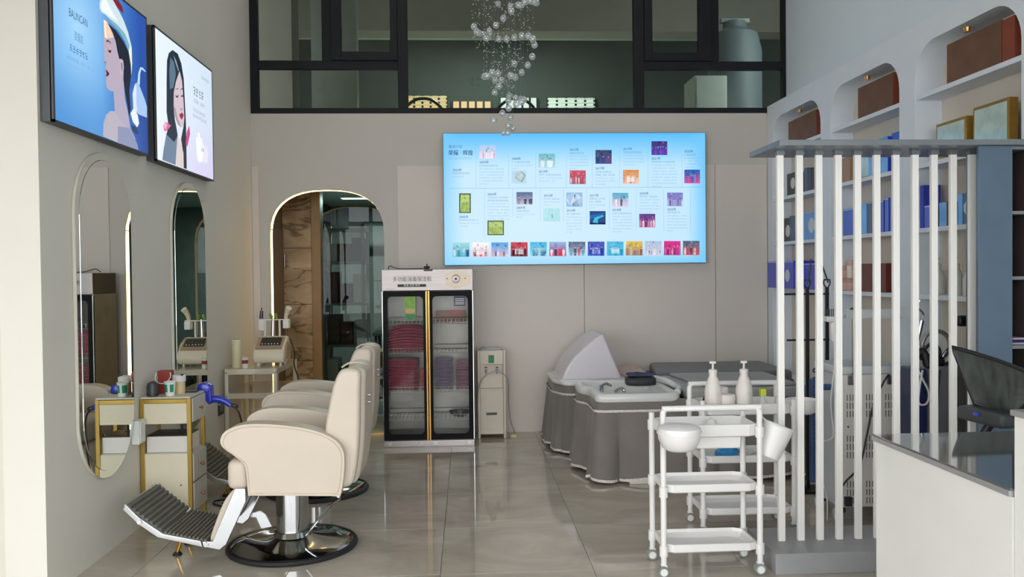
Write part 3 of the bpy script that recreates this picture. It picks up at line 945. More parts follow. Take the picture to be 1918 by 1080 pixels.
for col, pts in AD1:
    a.pg([(min(max(p[0], 4.36), 5.604), min(max(p[1], 2.384), 3.246)) for p in pts], col)
a.scribble(4.54, 2.77, 4.76, 2.805, '#3b6fa8', rnd)
a.scribble(4.50, 2.722, 4.82, 2.742, '#6fa3d2', rnd)
a.scribble(4.50, 2.690, 4.70, 2.706, '#7fb0dc', rnd)
a.build('printed_face', 'lit_poster', b1, 0)
emit_mat('poster_ink', '#2c4f7c', 1.0); emit_mat('poster_ink_light', '#4a78ab', 1.0)
text('lettering', 'BALINCAN', 0.062, (-2.034, 4.53, 2.965), 'poster_ink', b1, PI / 2, PI / 2, sx=0.72)
text('lettering', '百莲凯', 0.05, (-2.034, 4.585, 2.858), 'poster_ink_light', b1, PI / 2, PI / 2, sx=0.72)
a = Art(lambda y, z, d: (-2.0375 + d, y, z))
def bg2(u, v):
    c = mix((232, 242, 250), (205, 222, 240), u * 0.9)
    return mix(c, (214, 200, 240), (0.55 - v) * 1.6 * u)
a.grid(5.757, 2.370, 7.014, 3.240, 20, 14, bg2)
for col, pts in AD2:
    a.pg([(min(max(p[0], 5.757), 7.014), min(max(p[1], 2.371), 3.24)) for p in pts], col)
a.scribble(6.74, 3.125, 6.94, 3.150, '#8296a8', rnd)
a.scribble(6.53, 2.958, 6.85, 3.025, '#7b7f92', rnd)
a.scribble(6.55, 2.905, 6.83, 2.935, '#8f95a6', rnd)
a.scribble(6.52, 2.835, 6.83, 2.862, '#8f95a6', rnd)
a.scribble(6.52, 2.790, 6.86, 2.818, '#9aa0b2', rnd)
a.scribble(6.70, 2.56, 6.78, 2.585, '#5b6478', rnd)
a.build('printed_face', 'lit_poster', b2, 0)

# ================================================================== wall mirrors
def capsule(yc, z0, z1, r, n=20):
    return [(yc + r * math.cos(PI * i / n), z1 - r + r * math.sin(PI * i / n)) for i in range(n + 1)] + \
           [(yc + r * math.cos(PI + PI * i / n), z0 + r + r * math.sin(PI + PI * i / n)) for i in range(n + 1)]
def wall_mirror(yc, z0, z1, r, label):
    t = thing('wall_mirror', label, 'mirror', (LX, yc, z0), 'pill-shaped wall mirrors')
    MB().prism(capsule(yc, z0, z1, r), 0, LX + 0.001, LX + 0.020, 0.004, 2).build('backing', 'drawer_grey', t)
    MB().prism(capsule(yc, z0 + 0.004, z1 - 0.004, r - 0.004), 0, LX + 0.020, LX + 0.0225).build('mirror_edge', 'mirror', t, 0)
    MB().prism(capsule(yc, z0 + 0.045, z1 - 0.045, r - 0.045), 0, LX + 0.0225, LX + 0.026, 0.0025, 1).build('mirror_glass', 'mirror', t, 0)
    return t
wall_mirror(5.03, 0.44, 2.312, 0.377, 'tall pill-shaped mirror below the blue advert box')
wall_mirror(6.525, 0.44, 2.30, 0.377, 'tall pill-shaped mirror below the pale advert box')

# wall sockets
t = thing('wall_socket', 'white plug box on the wall between mirror and gold stand', 'socket', (LX, 5.455, 0.55))
MB().box(LX, LX + 0.05, 5.40, 5.50, 0.55, 0.70, 0.006).build('box_body', 'socket_white', t)
MB().box(LX + 0.05, LX + 0.056, 5.41, 5.49, 0.56, 0.69, 0.003).build('cover_plate', 'white_plastic', t)
t = thing('wall_socket', 'grey wall socket low between gold stand and corner table', 'socket', (LX, 7.31, 0.42))
MB().box(LX, LX + 0.012, 7.24, 7.38, 0.42, 0.56, 0.004).build('cover_plate', 'dark_grey_plastic', t)
MB().box(LX + 0.012, LX + 0.016, 7.27, 7.35, 0.45, 0.53, 0.002).build('insert', 'store_grey', t)

# ================================================================== gold-framed styling stand
VX0, VX1, VY0, VY1, VZ = -2.095, -1.775, 5.53, 5.83, 0.815
st = thing('styling_stand', 'slim gold-framed stand with cream panels between the two mirrors', 'cabinet', ((VX0 + VX1) / 2, (VY0 + VY1) / 2, 0))
p = 0.026
for (x, y) in ((VX0, VY0), (VX1 - p, VY0), (VX0, VY1 - p), (VX1 - p, VY1 - p)):
    MB().box(x, x + p, y, y + p, 0.0, VZ, 0.003).build('leg', 'gold_paint', st)
for yr in (VY0, VY1 - p):
    MB().box(VX0 + p, VX1 - p, yr, yr + p, VZ - 0.03, VZ - 0.002, 0.003).build('top_rail', 'gold_paint', st)
MB().box(VX0 + 0.004, VX1 - 0.002, VY0 + 0.004, VY1 - 0.002, VZ, VZ + 0.012, 0.003).build('top', 'drawer_grey', st)
MB().box(VX0 + p, VX1 - p, VY0 + 0.006, VY0 + 0.02, 0.655, VZ - 0.03).build('side_panel', 'cream_panel', st)
lp = MB().box(VX0 + p, VX1 - p, VY0 + 0.006, VY0 + 0.02, 0.085, 0.462).build('side_panel', 'cream_panel', st)
MB().box(VX0 + p, VX1 - p, VY1 - 0.02, VY1 - 0.006, 0.085, 0.462).build('side_panel', 'cream_panel', st)
MB().box(VX0 + p, VX1 - p, VY1 - 0.02, VY1 - 0.006, 0.655, VZ - 0.03).build('side_panel', 'cream_panel', st)
for x in (VX0 + 0.07, VX1 - 0.07):
    MB().cyl((x, VY0 + 0.001, 0.26), (x, VY0 + 0.006, 0.26), 0.005, n=8).build('screw', 'dark_grey_plastic', lp)
MB().box(VX0 + 0.005, VX1 - 0.006, VY0 + 0.02, VY1 - 0.02, 0.455, 0.466).build('shelf', 'drawer_grey', st)
MB().box(VX0 + 0.005, VX0 + 0.012, VY0 + 0.02, VY1 - 0.02, 0.085, 0.655).build('back_panel', 'drawer_grey', st)
MB().box(VX0 + 0.012, VX1 - 0.02, VY0 + 0.02, VY1 - 0.02, 0.08, 0.09).build('bottom_panel', 'drawer_grey', st)
for (z0, z1, kz) in ((0.66, VZ - 0.004, 0.735), (0.275, 0.455, 0.365), (0.085, 0.265, 0.17)):
    d = MB().box(VX1 - 0.012, VX1 + 0.006, VY0 + p + 0.002, VY1 - 0.004, z0, z1, 0.003).build('drawer', 'drawer_grey', st)
    MB().lathe([(0.004, 0.0), (0.005, 0.010), (0.011, 0.014), (0.010, 0.022), (0.003, 0.024)], (VX1 + 0.006, (VY0 + VY1) / 2 + 0.01, kz), 10, 'x').build('knob', 'copper_knob', d)
# white carton on the stand's open shelf
t = thing('carton', 'low white carton with dark lid on the gold stand shelf', 'box', (-1.93, 5.67, 0.466))
MB().box(VX0 + p + 0.004, VX1 - p - 0.002, VY0 + 0.03, VY1 - 0.045, 0.467, 0.57, 0.003).build('carton_body', 'white_enamel', t)
MB().box(VX0 + p + 0.004, VX1 - p - 0.002, VY0 + 0.03, VY1 - 0.045, 0.571, 0.577, 0.002).build('lid', 'black_plastic', t)
t = thing('plug_adapter', 'small black plug standing on the dark carton lid', 'plug', (-1.90, 5.74, 0.577))
MB().cyl((-1.90, 5.74, 0.577), (-1.90, 5.74, 0.582), 0.025, n=14).build('foot', 'black_plastic', t)
MB().tube([(-1.90, 5.74, 0.582), (-1.90, 5.74, 0.625)], 0.008, 8).build('stem', 'black_plastic', t)

# things on the stand
zt = VZ + 0.012
t = thing('speaker', 'small dark grey rounded speaker on the gold stand', 'speaker', (-2.03, 5.58, zt))
MB().lathe([(0.030, 0), (0.036, 0.006), (0.037, 0.06), (0.030, 0.085), (0.012, 0.096), (0.001, 0.097)], (-2.03, 5.585, zt), 20).build('speaker_body', 'dark_grey_plastic', t)
MB().lathe([(0.0375, 0.0), (0.0375, 0.008)], (-2.03, 5.585, zt + 0.012), 20, cap=False).build('ring', 'black_plastic', t)
t = thing('gift_bag', 'dark red box with pale cord handle on the gold stand', 'box', (-1.99, 5.72, zt))
MB().box(-2.035, -1.955, 5.69, 5.76, zt, zt + 0.135, 0.004).build('box_body', 'red_box', t)
MB().box(-2.037, -1.953, 5.688, 5.762, zt + 0.115, zt + 0.15, 0.004).build('lid', 'red_box', t)
MB().tube(bez([(-2.04, 5.685, zt + 0.14), (-2.045, 5.675, zt + 0.10), (-2.02, 5.665, zt + 0.075), (-1.975, 5.663, zt + 0.075), (-1.948, 5.672, zt + 0.11), (-1.95, 5.684, zt + 0.14)]), 0.0035, 6).build('handle', 'cloth_white', t)
t = thing('paper_cup', 'white paper cup with green print on the gold stand', 'cup', (-1.925, 5.60, zt))
MB().lathe([(0.027, 0), (0.028, 0.004), (0.036, 0.088), (0.039, 0.09), (0.036, 0.093), (0.034, 0.088), (0.026, 0.006)], (-1.925, 5.60, zt), 22).build('cup_body', 'cup_white', t)
pr = MB()
for a0_, a1_ in ((205, 262), (285, 330)):
    pts0 = [(-1.925 + 0.0316 * math.cos(math.radians(q)), 5.60 + 0.0316 * math.sin(math.radians(q)), zt + 0.025) for q in range(a0_, a1_ + 1, 6)]
    pts1 = [(-1.925 + 0.0363 * math.cos(math.radians(q)), 5.60 + 0.0363 * math.sin(math.radians(q)), zt + 0.075) for q in range(a0_, a1_ + 1, 6)]
    pr.loft([pts0, pts1], closed=False)
pr.build('green_print', 'ink_green', t)
t = thing('storage_jar', 'cream lidded jar behind the green paper cup', 'jar', (-1.90, 5.70, zt))
MB().lathe([(0.035, 0), (0.038, 0.01), (0.038, 0.075), (0.035, 0.08)], (-1.90, 5.70, zt), 20).build('jar_body', 'tan', t)
MB().lathe([(0.042, 0.08), (0.043, 0.115), (0.038, 0.122), (0.001, 0.124)], (-1.90, 5.70, zt), 20).build('lid', 'cloth_white', t)
MB().box(-1.885, -1.868, 5.67, 5.70, zt + 0.105, zt + 0.128, 0.003).build('clip', 'ink_navy', t)
t = thing('phone', 'flat black phone lying on the gold stand', 'phone', (-1.84, 5.76, zt))
MB().box(-1.90, -1.80, 5.72, 5.80, zt, zt + 0.009, 0.004).build('phone_body', 'black_plastic', t)
MB().box(-1.895, -1.805, 5.725, 5.795, zt + 0.009, zt + 0.0095).build('phone_screen', 'screen_dark', t)

# hair dryer resting against the far end of the stand
t = thing('hair_dryer', 'royal blue hair dryer hanging at the gold stand', 'hair dryer', (-1.74, 5.86, 0.70))
HD = (-1.775, 5.88)
MB().lathe([(0.030, -0.05), (0.040, -0.045), (0.042, 0.0), (0.041, 0.05), (0.034, 0.075), (0.030, 0.08)], (-1.79, 5.885, 0.835), 20, 'y').build('barrel', 'blue_dryer', t)
MB().prism(smooth2d([(-1.83, 0.80), (-1.815, 0.85), (-1.785, 0.868), (-1.745, 0.855), (-1.738, 0.80), (-1.736, 0.74), (-1.76, 0.728), (-1.785, 0.76)]), 1, 5.85, 5.92, 0.012).build('housing', 'blue_dryer', t)
MB().tube(bez([(-1.765, 5.885, 0.758), (-1.70, 5.885, 0.758), (-1.65, 5.885, 0.738), (-1.618, 5.885, 0.712)]), [0.026 - 0.0003 * i for i in range(25)], 12).build('handle', 'blue_dryer', t)
MB().box(-1.70, -1.68, 5.858, 5.868, 0.715, 0.73, 0.002).build('switch', 'box_navy', t)
MB().tube(bez([(-1.62, 5.885, 0.715), (-1.60, 5.885, 0.722), (-1.575, 5.89, 0.708), (-1.585, 5.895, 0.695), (-1.60, 5.89, 0.705)]), 0.005, 8).build('cord_loop', 'black_rubber', t)
MB().tube(bez([(-1.62, 5.885, 0.71), (-1.585, 5.885, 0.69), (-1.562, 5.89, 0.645), (-1.553, 5.90, 0.55), (-1.58, 5.92, 0.25), (-1.62, 5.95, 0.012), (-1.75, 5.98, 0.008), (-1.80, 6.08, 0.008), (-1.70, 6.12, 0.008), (-1.72, 6.0, 0.012)]), 0.006, 8).build('cord', 'black_rubber', t)

# ================================================================== barber chairs
ARM = [(-0.314, 0.705), (-0.288, 0.746), (-0.215, 0.777), (-0.115, 0.784), (0.039, 0.772), (0.176, 0.746), (0.267, 0.711), (0.321, 0.673), (0.353, 0.617),
       (0.356, 0.542), (0.346, 0.449), (0.330, 0.378), (0.30, 0.376), (0.033, 0.385), (-0.149, 0.390), (-0.170, 0.400), (-0.176, 0.499), (-0.187, 0.560), (-0.223, 0.597), (-0.281, 0.640), (-0.309, 0.668)]
BACK = [(0.235, 0.50), (0.240, 0.722), (0.257, 0.83), (0.285, 0.961), (0.313, 1.035), (0.345, 1.068), (0.415, 1.068), (0.442, 1.040), (0.440, 0.958),
        (0.432, 0.709), (0.419, 0.559), (0.395, 0.44), (0.350, 0.405), (0.28, 0.42)]
def barber_chair(label, loc):
    t = thing('barber_chair', label, 'chair', (0, 0, 0), 'cream barber chairs facing the mirrors')
    # chrome dish base with black rubber rim
    MB().lathe([(0.345, 0.012), (0.36, 0.002), (0.376, 0.004), (0.380, 0.014), (0.372, 0.026), (0.352, 0.030)], n=56, cap=False).build('base_rim', 'black_rubber', t)
    MB().lathe([(0.355, 0.010), (0.352, 0.028), (0.33, 0.036), (0.25, 0.046), (0.16, 0.058), (0.112, 0.072), (0.098, 0.10)], n=56, cap=False).build('base', 'chrome_dish', t)
    MB().lathe([(0.094, 0.07), (0.094, 0.33), (0.075, 0.345)], n=36).build('pedestal', 'chrome', t)
    MB().box(-0.20, 0.26, -0.14, 0.14, 0.335, 0.385, 0.006).build('under_frame', 'black_plastic', t)
    lv = MB().tube(bez([(0.18, -0.15, 0.36), (0.27, -0.165, 0.335), (0.30, -0.16, 0.315), (0.245, -0.155, 0.272), (0.10, -0.12, 0.10)]), 0.008, 8)
    lv.build('pump_lever', 'chrome', t)
    for s_ in (-1, 1):
        y0, y1 = (s_ * 0.336, s_ * 0.215)
        arm = MB().prism(smooth2d(ARM, 3), 1, min(y0, y1), max(y0, y1), 0.022, 4).build('armrest', 'leather', t, 50)
        MB().tube([(q[0], s_ * 0.337, q[1]) for q in smooth2d([(x * 0.955 + 0.0005, (z - 0.58) * 0.93 + 0.58) for x, z in ARM], 3)], 0.0028, 5, closed=True).build('piping', 'leather_seam', arm)
    MB().box(-0.30, 0.27, -0.213, 0.213, 0.405, 0.585, 0.05).build('seat', 'leather', t, 50)
    MB().box(-0.297, -0.18, -0.30, 0.30, 0.41, 0.578, 0.04).build('seat_front', 'leather', t, 50)
    # back with side wings
    MB().prism(smooth2d([(x + 0.02, z) for x, z in BACK], 3), 1, -0.205, 0.205, 0.03, 4).build('backrest', 'leather', t, 50)
    for s_ in (-1, 1):
        y0, y1 = s_ * 0.276, s_ * 0.20
        MB().prism(smooth2d(BACK, 3), 1, min(y0, y1), max(y0, y1), 0.025, 4).build('back_wing', 'leather', t, 50)
    MB().tube(bez([(0.30, 0.0, 1.05), (0.345, 0.0, 1.075), (0.40, 0.0, 1.076), (0.45, 0.0, 1.06)]), 0.006, 6).build('back_seam', 'leather_seam', t)
    for z in (0.90, 0.86):
        MB().cyl((0.462, -0.10, z), (0.478, -0.10, z), 0.009, n=10).build('back_stud', 'steel_dark', t)
    # leg rest
    for s_ in (-1, 1):
        y0, y1 = (s_ * 0.256, s_ * 0.236)
        MB().prism([(-0.262, 0.41), (-0.206, 0.41), (-0.202, 0.339), (-0.315, 0.098), (-0.352, 0.068), (-0.441, 0.088), (-0.445, 0.118), (-0.388, 0.120)], 1, min(y0, y1), max(y0, y1), 0.005, 2).build('leg_plate', 'chrome', t)
        MB().prism([(-0.877, 0.309), (-0.860, 0.336), (-0.790, 0.262), (-0.66, 0.168), (-0.455, 0.122), (-0.447, 0.088), (-0.69, 0.148), (-0.790, 0.222)], 1, min(y0, y1), max(y0, y1), 0.004, 2).build('foot_frame', 'cast_alu', t)
        MB().cyl((-0.785, s_ * 0.257, 0.240), (-0.785, s_ * 0.266, 0.240), 0.013, n=12).build('pivot', 'chrome', t)
        MB().cyl((-0.425, s_ * 0.257, 0.103), (-0.425, s_ * 0.266, 0.103), 0.013, n=12).build('pivot', 'chrome', t)
        MB().tube([(-0.60, s_ * 0.10, 0.12), (-0.635, s_ * 0.10, 0.018)], 0.011, 10).build('foot_prop', 'leg_gold', t)
        MB().cyl((-0.636, s_ * 0.10, 0.0), (-0.636, s_ * 0.10, 0.016), 0.028, 0.018, n=14).build('prop_foot', 'black_rubber', t)
    MB().prism(smooth2d([(-0.275, 0.40), (-0.235, 0.385), (-0.31, 0.22), (-0.37, 0.115), (-0.415, 0.115), (-0.39, 0.20), (-0.335, 0.33)], 3), 1, -0.22, 0.22, 0.012, 3).build('calf_pad', 'leather', t, 50)
    def ribs(p0, p1, n, nm):
        r = MB()
        p0 = Vector((p0[0], 0, p0[1])); p1 = Vector((p1[0], 0, p1[1]))
        d = (p1 - p0) / n; up = Vector((-d.z, 0, d.x)).normalized()
        if up.z < 0: up = -up
        prof = []
        for i in range(n):
            a0 = p0 + d * i
            prof += [a0, a0 + up * 0.012 + d * 0.25, a0 + up * 0.012 + d * 0.65, a0 + d * 0.9]
        prof += [p1, p1 - up * 0.012, p0 - up * 0.012]
        r.prism([(q.x, q.z) for q in prof], 1, -0.234, 0.234)
        r.build(nm, 'rubber', t, 20)
    ribs((-0.862, 0.325), (-0.675, 0.172), 8, 'ribbed_plate')
    ribs((-0.665, 0.166), (-0.425, 0.112), 11, 'ribbed_plate')
    MB().tube([(-0.868, -0.236, 0.324), (-0.868, 0.236, 0.324)], 0.010, 8).build('front_bar', 'cast_alu', t)
    t.location = loc
    return t
c1 = barber_chair('cream leather barber chair nearest the viewer, footrest toward the gold stand', (-1.044, 5.056, 0))
c2 = copy_tree(c1)
c2['label'] = 'cream leather barber chair standing behind the nearest one'
c2.location = (-1.128, 6.348, 0.0)

# ================================================================== white metal corner table with things on it
TX0, TX1, TY0, TY1, TZ = -2.06, -1.615, 7.30, 8.12, 0.805
t = thing('metal_table', 'cream angle-iron table with two glossy shelves in the back left corner', 'table', (-1.85, 7.7, 0))
lg = 0.034
for (x, y) in ((TX0, TY0), (TX1 - lg, TY0), (TX0, TY1 - lg), (TX1 - lg, TY1 - lg)):
    l = MB()
    sx_, sy_ = (1 if x == TX0 else -1), (1 if y == TY0 else -1)
    xa, ya = (x if sx_ > 0 else x + lg), (y if sy_ > 0 else y + lg)
    l.box(xa, xa + sx_ * lg, ya, ya + sy_ * 0.003, 0, TZ); l.box(xa, xa + sx_ * 0.003, ya, ya + sy_ * lg, 0, TZ)
    lo_ = l.build('leg', 'cream_metal', t)
    for z in (TZ - 0.03, 0.575):
        MB().cyl((x + lg / 2, ya - sy_ * 0.004, z), (x + lg / 2, ya, z), 0.006, n=8).build('bolt', 'brushed_steel', lo_)
def tray(z):
    b = MB()
    b.box(TX0, TX1, TY0 + 0.002, TY0 + 0.005, z - 0.045, z); b.box(TX0, TX1, TY1 - 0.005, TY1 - 0.002, z - 0.045, z)
    b.box(TX0 + 0.002, TX0 + 0.005, TY0, TY1, z - 0.045, z); b.box(TX1 - 0.005, TX1 - 0.002, TY0, TY1, z - 0.045, z)
    b.box(TX0 + 0.004, TX1 - 0.004, TY0 + 0.004, TY1 - 0.004, z - 0.006, z)
    return b
mat('cream_gloss', '#d5cdb8', 0.12, var=0.03, coat=0.4)
tray(TZ - 0.001).build('shelf', 'cream_gloss', t); tray(0.60).build('shelf', 'cream_gloss', t)
t = thing('thermos', 'pale yellow thermos with steel cap on the corner table', 'thermos', (-1.985, 7.42, TZ))
MB().lathe([(0.036, 0), (0.038, 0.004), (0.038, 0.19), (0.034, 0.20)], (-1.985, 7.42, TZ), 22).build('flask_body', 'thermos', t)
MB().lathe([(0.039, 0.20), (0.039, 0.235), (0.036, 0.243)], (-1.985, 7.42, TZ), 22).build('cap', 'thermos', t)
MB().lathe([(0.030, 0.243), (0.028, 0.247), (0.001, 0.247)], (-1.985, 7.42, TZ), 22).build('cap_top', 'chrome', t)
t = thing('paper_cup', 'small white cup with red print beside the thermos', 'cup', (-1.905, 7.38, TZ))
MB().lathe([(0.022, 0), (0.024, 0.004), (0.026, 0.075), (0.028, 0.095), (0.025, 0.095), (0.02, 0.006)], (-1.905, 7.38, TZ), 18).build('cup_body', 'cup_white', t)
MB().lathe([(0.0262, 0.04), (0.0266, 0.07)], (-1.905, 7.38, TZ), 18, cap=False).build('red_print', 'red_box', t)
t = thing('beauty_device', 'cream desktop beauty device with sloping dark screen and tool rack', 'device', (-1.69, 7.72, TZ))
dx0, dx1 = -1.885, -1.615
prof = smooth2d([(7.56, 0.03), (7.545, 0.09), (7.60, 0.165), (7.72, 0.235), (7.80, 0.235), (7.85, 0.16), (7.85, 0.05), (7.80, 0.022), (7.62, 0.018)], 4)
MB().prism([(q[0], q[1] + TZ) for q in prof], 0, dx0, dx1, 0.02, 3).build('housing', 'device_cream', t, 50)
def slope(u, v, d):
    return (dx0 + (dx1 - dx0) * u, 7.60 + 0.12 * v - d * 0.5, TZ + 0.165 + 0.07 * v + d * 0.86)
pn = MB()
pn.loft([[slope(0.07, -0.25, 0.006), slope(0.93, -0.25, 0.006), slope(0.95, 1.0, 0.006), slope(0.05, 1.0, 0.006)], [slope(0.07, -0.25, -0.03), slope(0.93, -0.25, -0.03), slope(0.95, 1.0, -0.03), slope(0.05, 1.0, -0.03)]])
pnl = pn.build('control_panel', 'device_panel', t)
sc_ = MB().loft([[slope(0.20, 0.05, 0.012), slope(0.86, 0.05, 0.012), slope(0.86, 0.85, 0.012), slope(0.20, 0.85, 0.012)], [slope(0.20, 0.05, 0.004), slope(0.86, 0.05, 0.004), slope(0.86, 0.85, 0.004), slope(0.20, 0.85, 0.004)]])
sc_.build('display', 'screen_dark', pnl)
for i in range(6):
    q = slope(0.27 + i * 0.10, 0.14, 0.013)
    MB().sphere(q, 0.006, 8, 6).build('button', 'ink_white', pnl)
MB().lathe([(0.075, 0), (0.078, 0.006), (0.07, 0.012), (0.001, 0.013)], (dx1, 7.70, TZ + 0.125), 24, 'x').build('side_disc', 'device_panel', t)
for x in (dx0 + 0.04, dx1 - 0.04):
    for y in (7.61, 7.79):
        MB().cyl((x, y, TZ), (x, y, TZ + 0.025), 0.012, n=10).build('foot', 'white_plastic', t)
rk = MB()
rk.box(-1.885, -1.61, 7.78, 7.83, TZ + 0.385, TZ + 0.393, 0.002)
for x in (-1.83, -1.70):
    rk.cyl((x, 7.80, TZ + 0.22), (x, 7.80, TZ + 0.39), 0.010, n=10)
rk.build('tool_rack', 'white_plastic', t)
for x0_, x1_, zz in ((-1.885, -1.83, 0.29), (-1.665, -1.61, 0.31)):
    MB().box(x0_, x1_, 7.765, 7.845, TZ + zz, TZ + 0.385, 0.008).build('tool_cup', 'white_plastic', t)
w_ = MB().cyl((-1.862, 7.80, TZ + 0.40), (-1.858, 7.80, TZ + 0.47), 0.017, 0.014, n=12)
w_.tube([(-1.858, 7.80, TZ + 0.47), (-1.857, 7.80, TZ + 0.50)], 0.005, 8)
w_.build('probe', 'box_navy', t)
MB().tube(bez([(-1.645, 7.80, TZ + 0.37), (-1.64, 7.80, TZ + 0.42), (-1.625, 7.79, TZ + 0.465), (-1.608, 7.77, TZ + 0.495)]), [0.014 + 0.0006 * i for i in range(25)], 12).build('probe', 'device_cream', t)
pb = MB()
for i in range(9):
    pb.sphere((-1.76 + 0.03 * math.cos(i * 2.1), 7.80 + 0.02 * math.sin(i * 1.7), TZ + 0.41 + 0.008 * (i % 4)), 0.014, 8, 6)
pb.build('bulb_head', 'label_green', t)
MB().cyl((-1.76, 7.80, TZ + 0.24), (-1.755, 7.80, TZ + 0.40), 0.022, 0.015, n=12).build('probe', 'chrome', t)
MB().tube(bez([(-1.612, 7.80, TZ + 0.22), (-1.585, 7.80, TZ + 0.15), (-1.567, 7.80, TZ + 0.06), (-1.585, 7.85, TZ - 0.03), (-1.60, 8.20, 0.5), (-1.62, 8.22, 0.03), (-1.62, 8.22, 0.006)]), 0.006, 8).build('cord', 'black_rubber', t)
# ================================================================== chandelier of hanging glass balls
CHX, CHY = 0.60, 6.0
ch = thing('chandelier', 'hanging spiral chandelier of clear glass balls on fine wires', 'chandelier', (CHX, CHY, CEIL))
MB().lathe([(0.0, 0.0), (0.30, 0.0), (0.31, -0.02), (0.30, -0.05), (0.0, -0.05)], (CHX, CHY, CEIL), 40, cap=False).build('ceiling_plate', 'chrome', ch)
# pixel-measured ball centres turned to metres at the chandelier's distance: (x offset, height)
_k = 6.0 / 1595.06
def chp(cx, cy):
    px, py = 870 + cx * 170 / 720.0, cy * 255 / 1080.0
    return ((px - 874.7) * _k - CHX, 1.6 + (510.35 - py) * _k)
BALLS = [(97, 225), (120, 230), (142, 215), (180, 218), (225, 203), (275, 187), (328, 170), (384, 150), (435, 128), (487, 104), (530, 76), (568, 45), (600, 12),
         (198, 265), (218, 240), (302, 260), (362, 283), (416, 303), (467, 326), (511, 355), (542, 388), (557, 423), (547, 487), (520, 520), (480, 549), (434, 571),
         (428, 455), (318, 602), (382, 590), (386, 624), (172, 655), (190, 667), (228, 640), (275, 628), (258, 652), (293, 672), (262, 697), (384, 717), (434, 742),
         (470, 768), (486, 798), (357, 830), (453, 860), (410, 882), (354, 903), (310, 922), (379, 930), (368, 975), (409, 986), (333, 1019), (366, 1030), (248, 952)]
for i in range(26):      # the spiral goes on above
    a_ = i * 0.42
    BALLS.append((340 + 250 * math.cos(a_), -25 - i * 26))
rndc = random.Random(11)
ball_mesh = None
wires = MB()
for i, (cx, cy) in enumerate(BALLS):
    dx, z = chp(cx, cy)
    z = min(z, CEIL - 0.12)
    dy = 0.22 * math.sin(i * 0.55) if i < 52 else 0.5 * math.sin((i - 52) * 0.42)
    p_ = (CHX + dx, CHY + dy, z)
    if ball_mesh is None:
        b_ = MB().sphere((0, 0, 0), 0.0235, 16, 10)
        b_.cyl((0, 0, 0.019), (0, 0, 0.027), 0.004, n=6)
        ball_mesh = b_.build('glass_ball', 'crystal', ch, 60)
        ball_mesh.location = Vector(p_) - Vector((CHX, CHY, CEIL))
        # undo the offset baked by the parent
        for v in ball_mesh.data.vertices: v.co += Vector((CHX, CHY, CEIL))
    else:
        inst(ball_mesh, 'glass_ball', p_, ch)
    wires.tube([(p_[0], p_[1], z + 0.02), (p_[0], p_[1], CEIL - 0.05)], 0.0003, 3, cap=False)
wires.build('wires', 'fine_wire', ch)['kind'] = 'stuff'
beads = MB()
for i in range(620):
    cx, cy = rndc.uniform(80, 560), rndc.uniform(-420, 720)
    w = 1.0 if cy < 300 else max(0.35, 1 - (cy - 300) / 600)
    cx = 330 + (cx - 330) * w
    dx, z = chp(cx, cy)
    x, y = CHX + dx, CHY + rndc.uniform(-0.28, 0.28)
    r_ = rndc.uniform(0.003, 0.0052)
    beads.add([(x + r_, y, z), (x - r_, y, z), (x, y + r_, z), (x, y - r_, z), (x, y, z + r_ * 0.8), (x, y, z - r_ * 0.8)],
              [(0, 2, 4), (2, 1, 4), (1, 3, 4), (3, 0, 4), (2, 0, 5), (1, 2, 5), (3, 1, 5), (0, 3, 5)])
beads.build('beads', 'bead', ch, 0)['kind'] = 'stuff'

# ================================================================== wall screen
SY = 8.40
sxa, sxb, sza, szb = -0.218, 2.386, 1.676, 2.966
tv = thing('wall_screen', 'large bright blue wall screen showing a timeline of photos and text', 'screen', ((sxa + sxb) / 2, BY, sza))
MB().box(sxa - 0.004, sxb + 0.004, SY + 0.002, BY, sza - 0.004, szb + 0.004, 0.003).build('case', 'black_plastic', tv)
def scr(cx, cy, d=0.0):
    u0 = (cx - 44) / 1802.0
    top = 75 + (65 - 75) * u0; bot = 990 + (965 - 990) * u0
    v = (cy - top) / (bot - top)
    lf = 38 + 12 * v; rt = 1843 + 5 * v
    u = (cx - lf) / (rt - lf)
    return (sxa + (sxb - sxa) * u, SY - d, szb + (sza - szb) * v)
art = Art(scr)
base_n = len(art.v)
def bgs(u, v):
    c = mix((86, 186, 250), (190, 227, 252), v * 4.0)
    e = min(u, 1 - u) * 14
    c = mix((110, 195, 250), c, e) if e < 1 else c
    c = mix(c, (112, 196, 250), (v - 0.87) * 7)
    return mix(c, (208, 230, 252), 0.7 * max(0, 1 - math.hypot((u - 0.35) * 1.3, (v - 0.68) * 1.6)))
art.place = lambda a_, b_, d: (sxa + (sxb - sxa) * a_, SY - d, szb + (sza - szb) * b_)
art.grid(0, 0, 1, 1, 40, 22, bgs)
art.place = scr
rt_ = random.Random(21)
INK = '#1d4c74'; PALE = '#6d9abd'
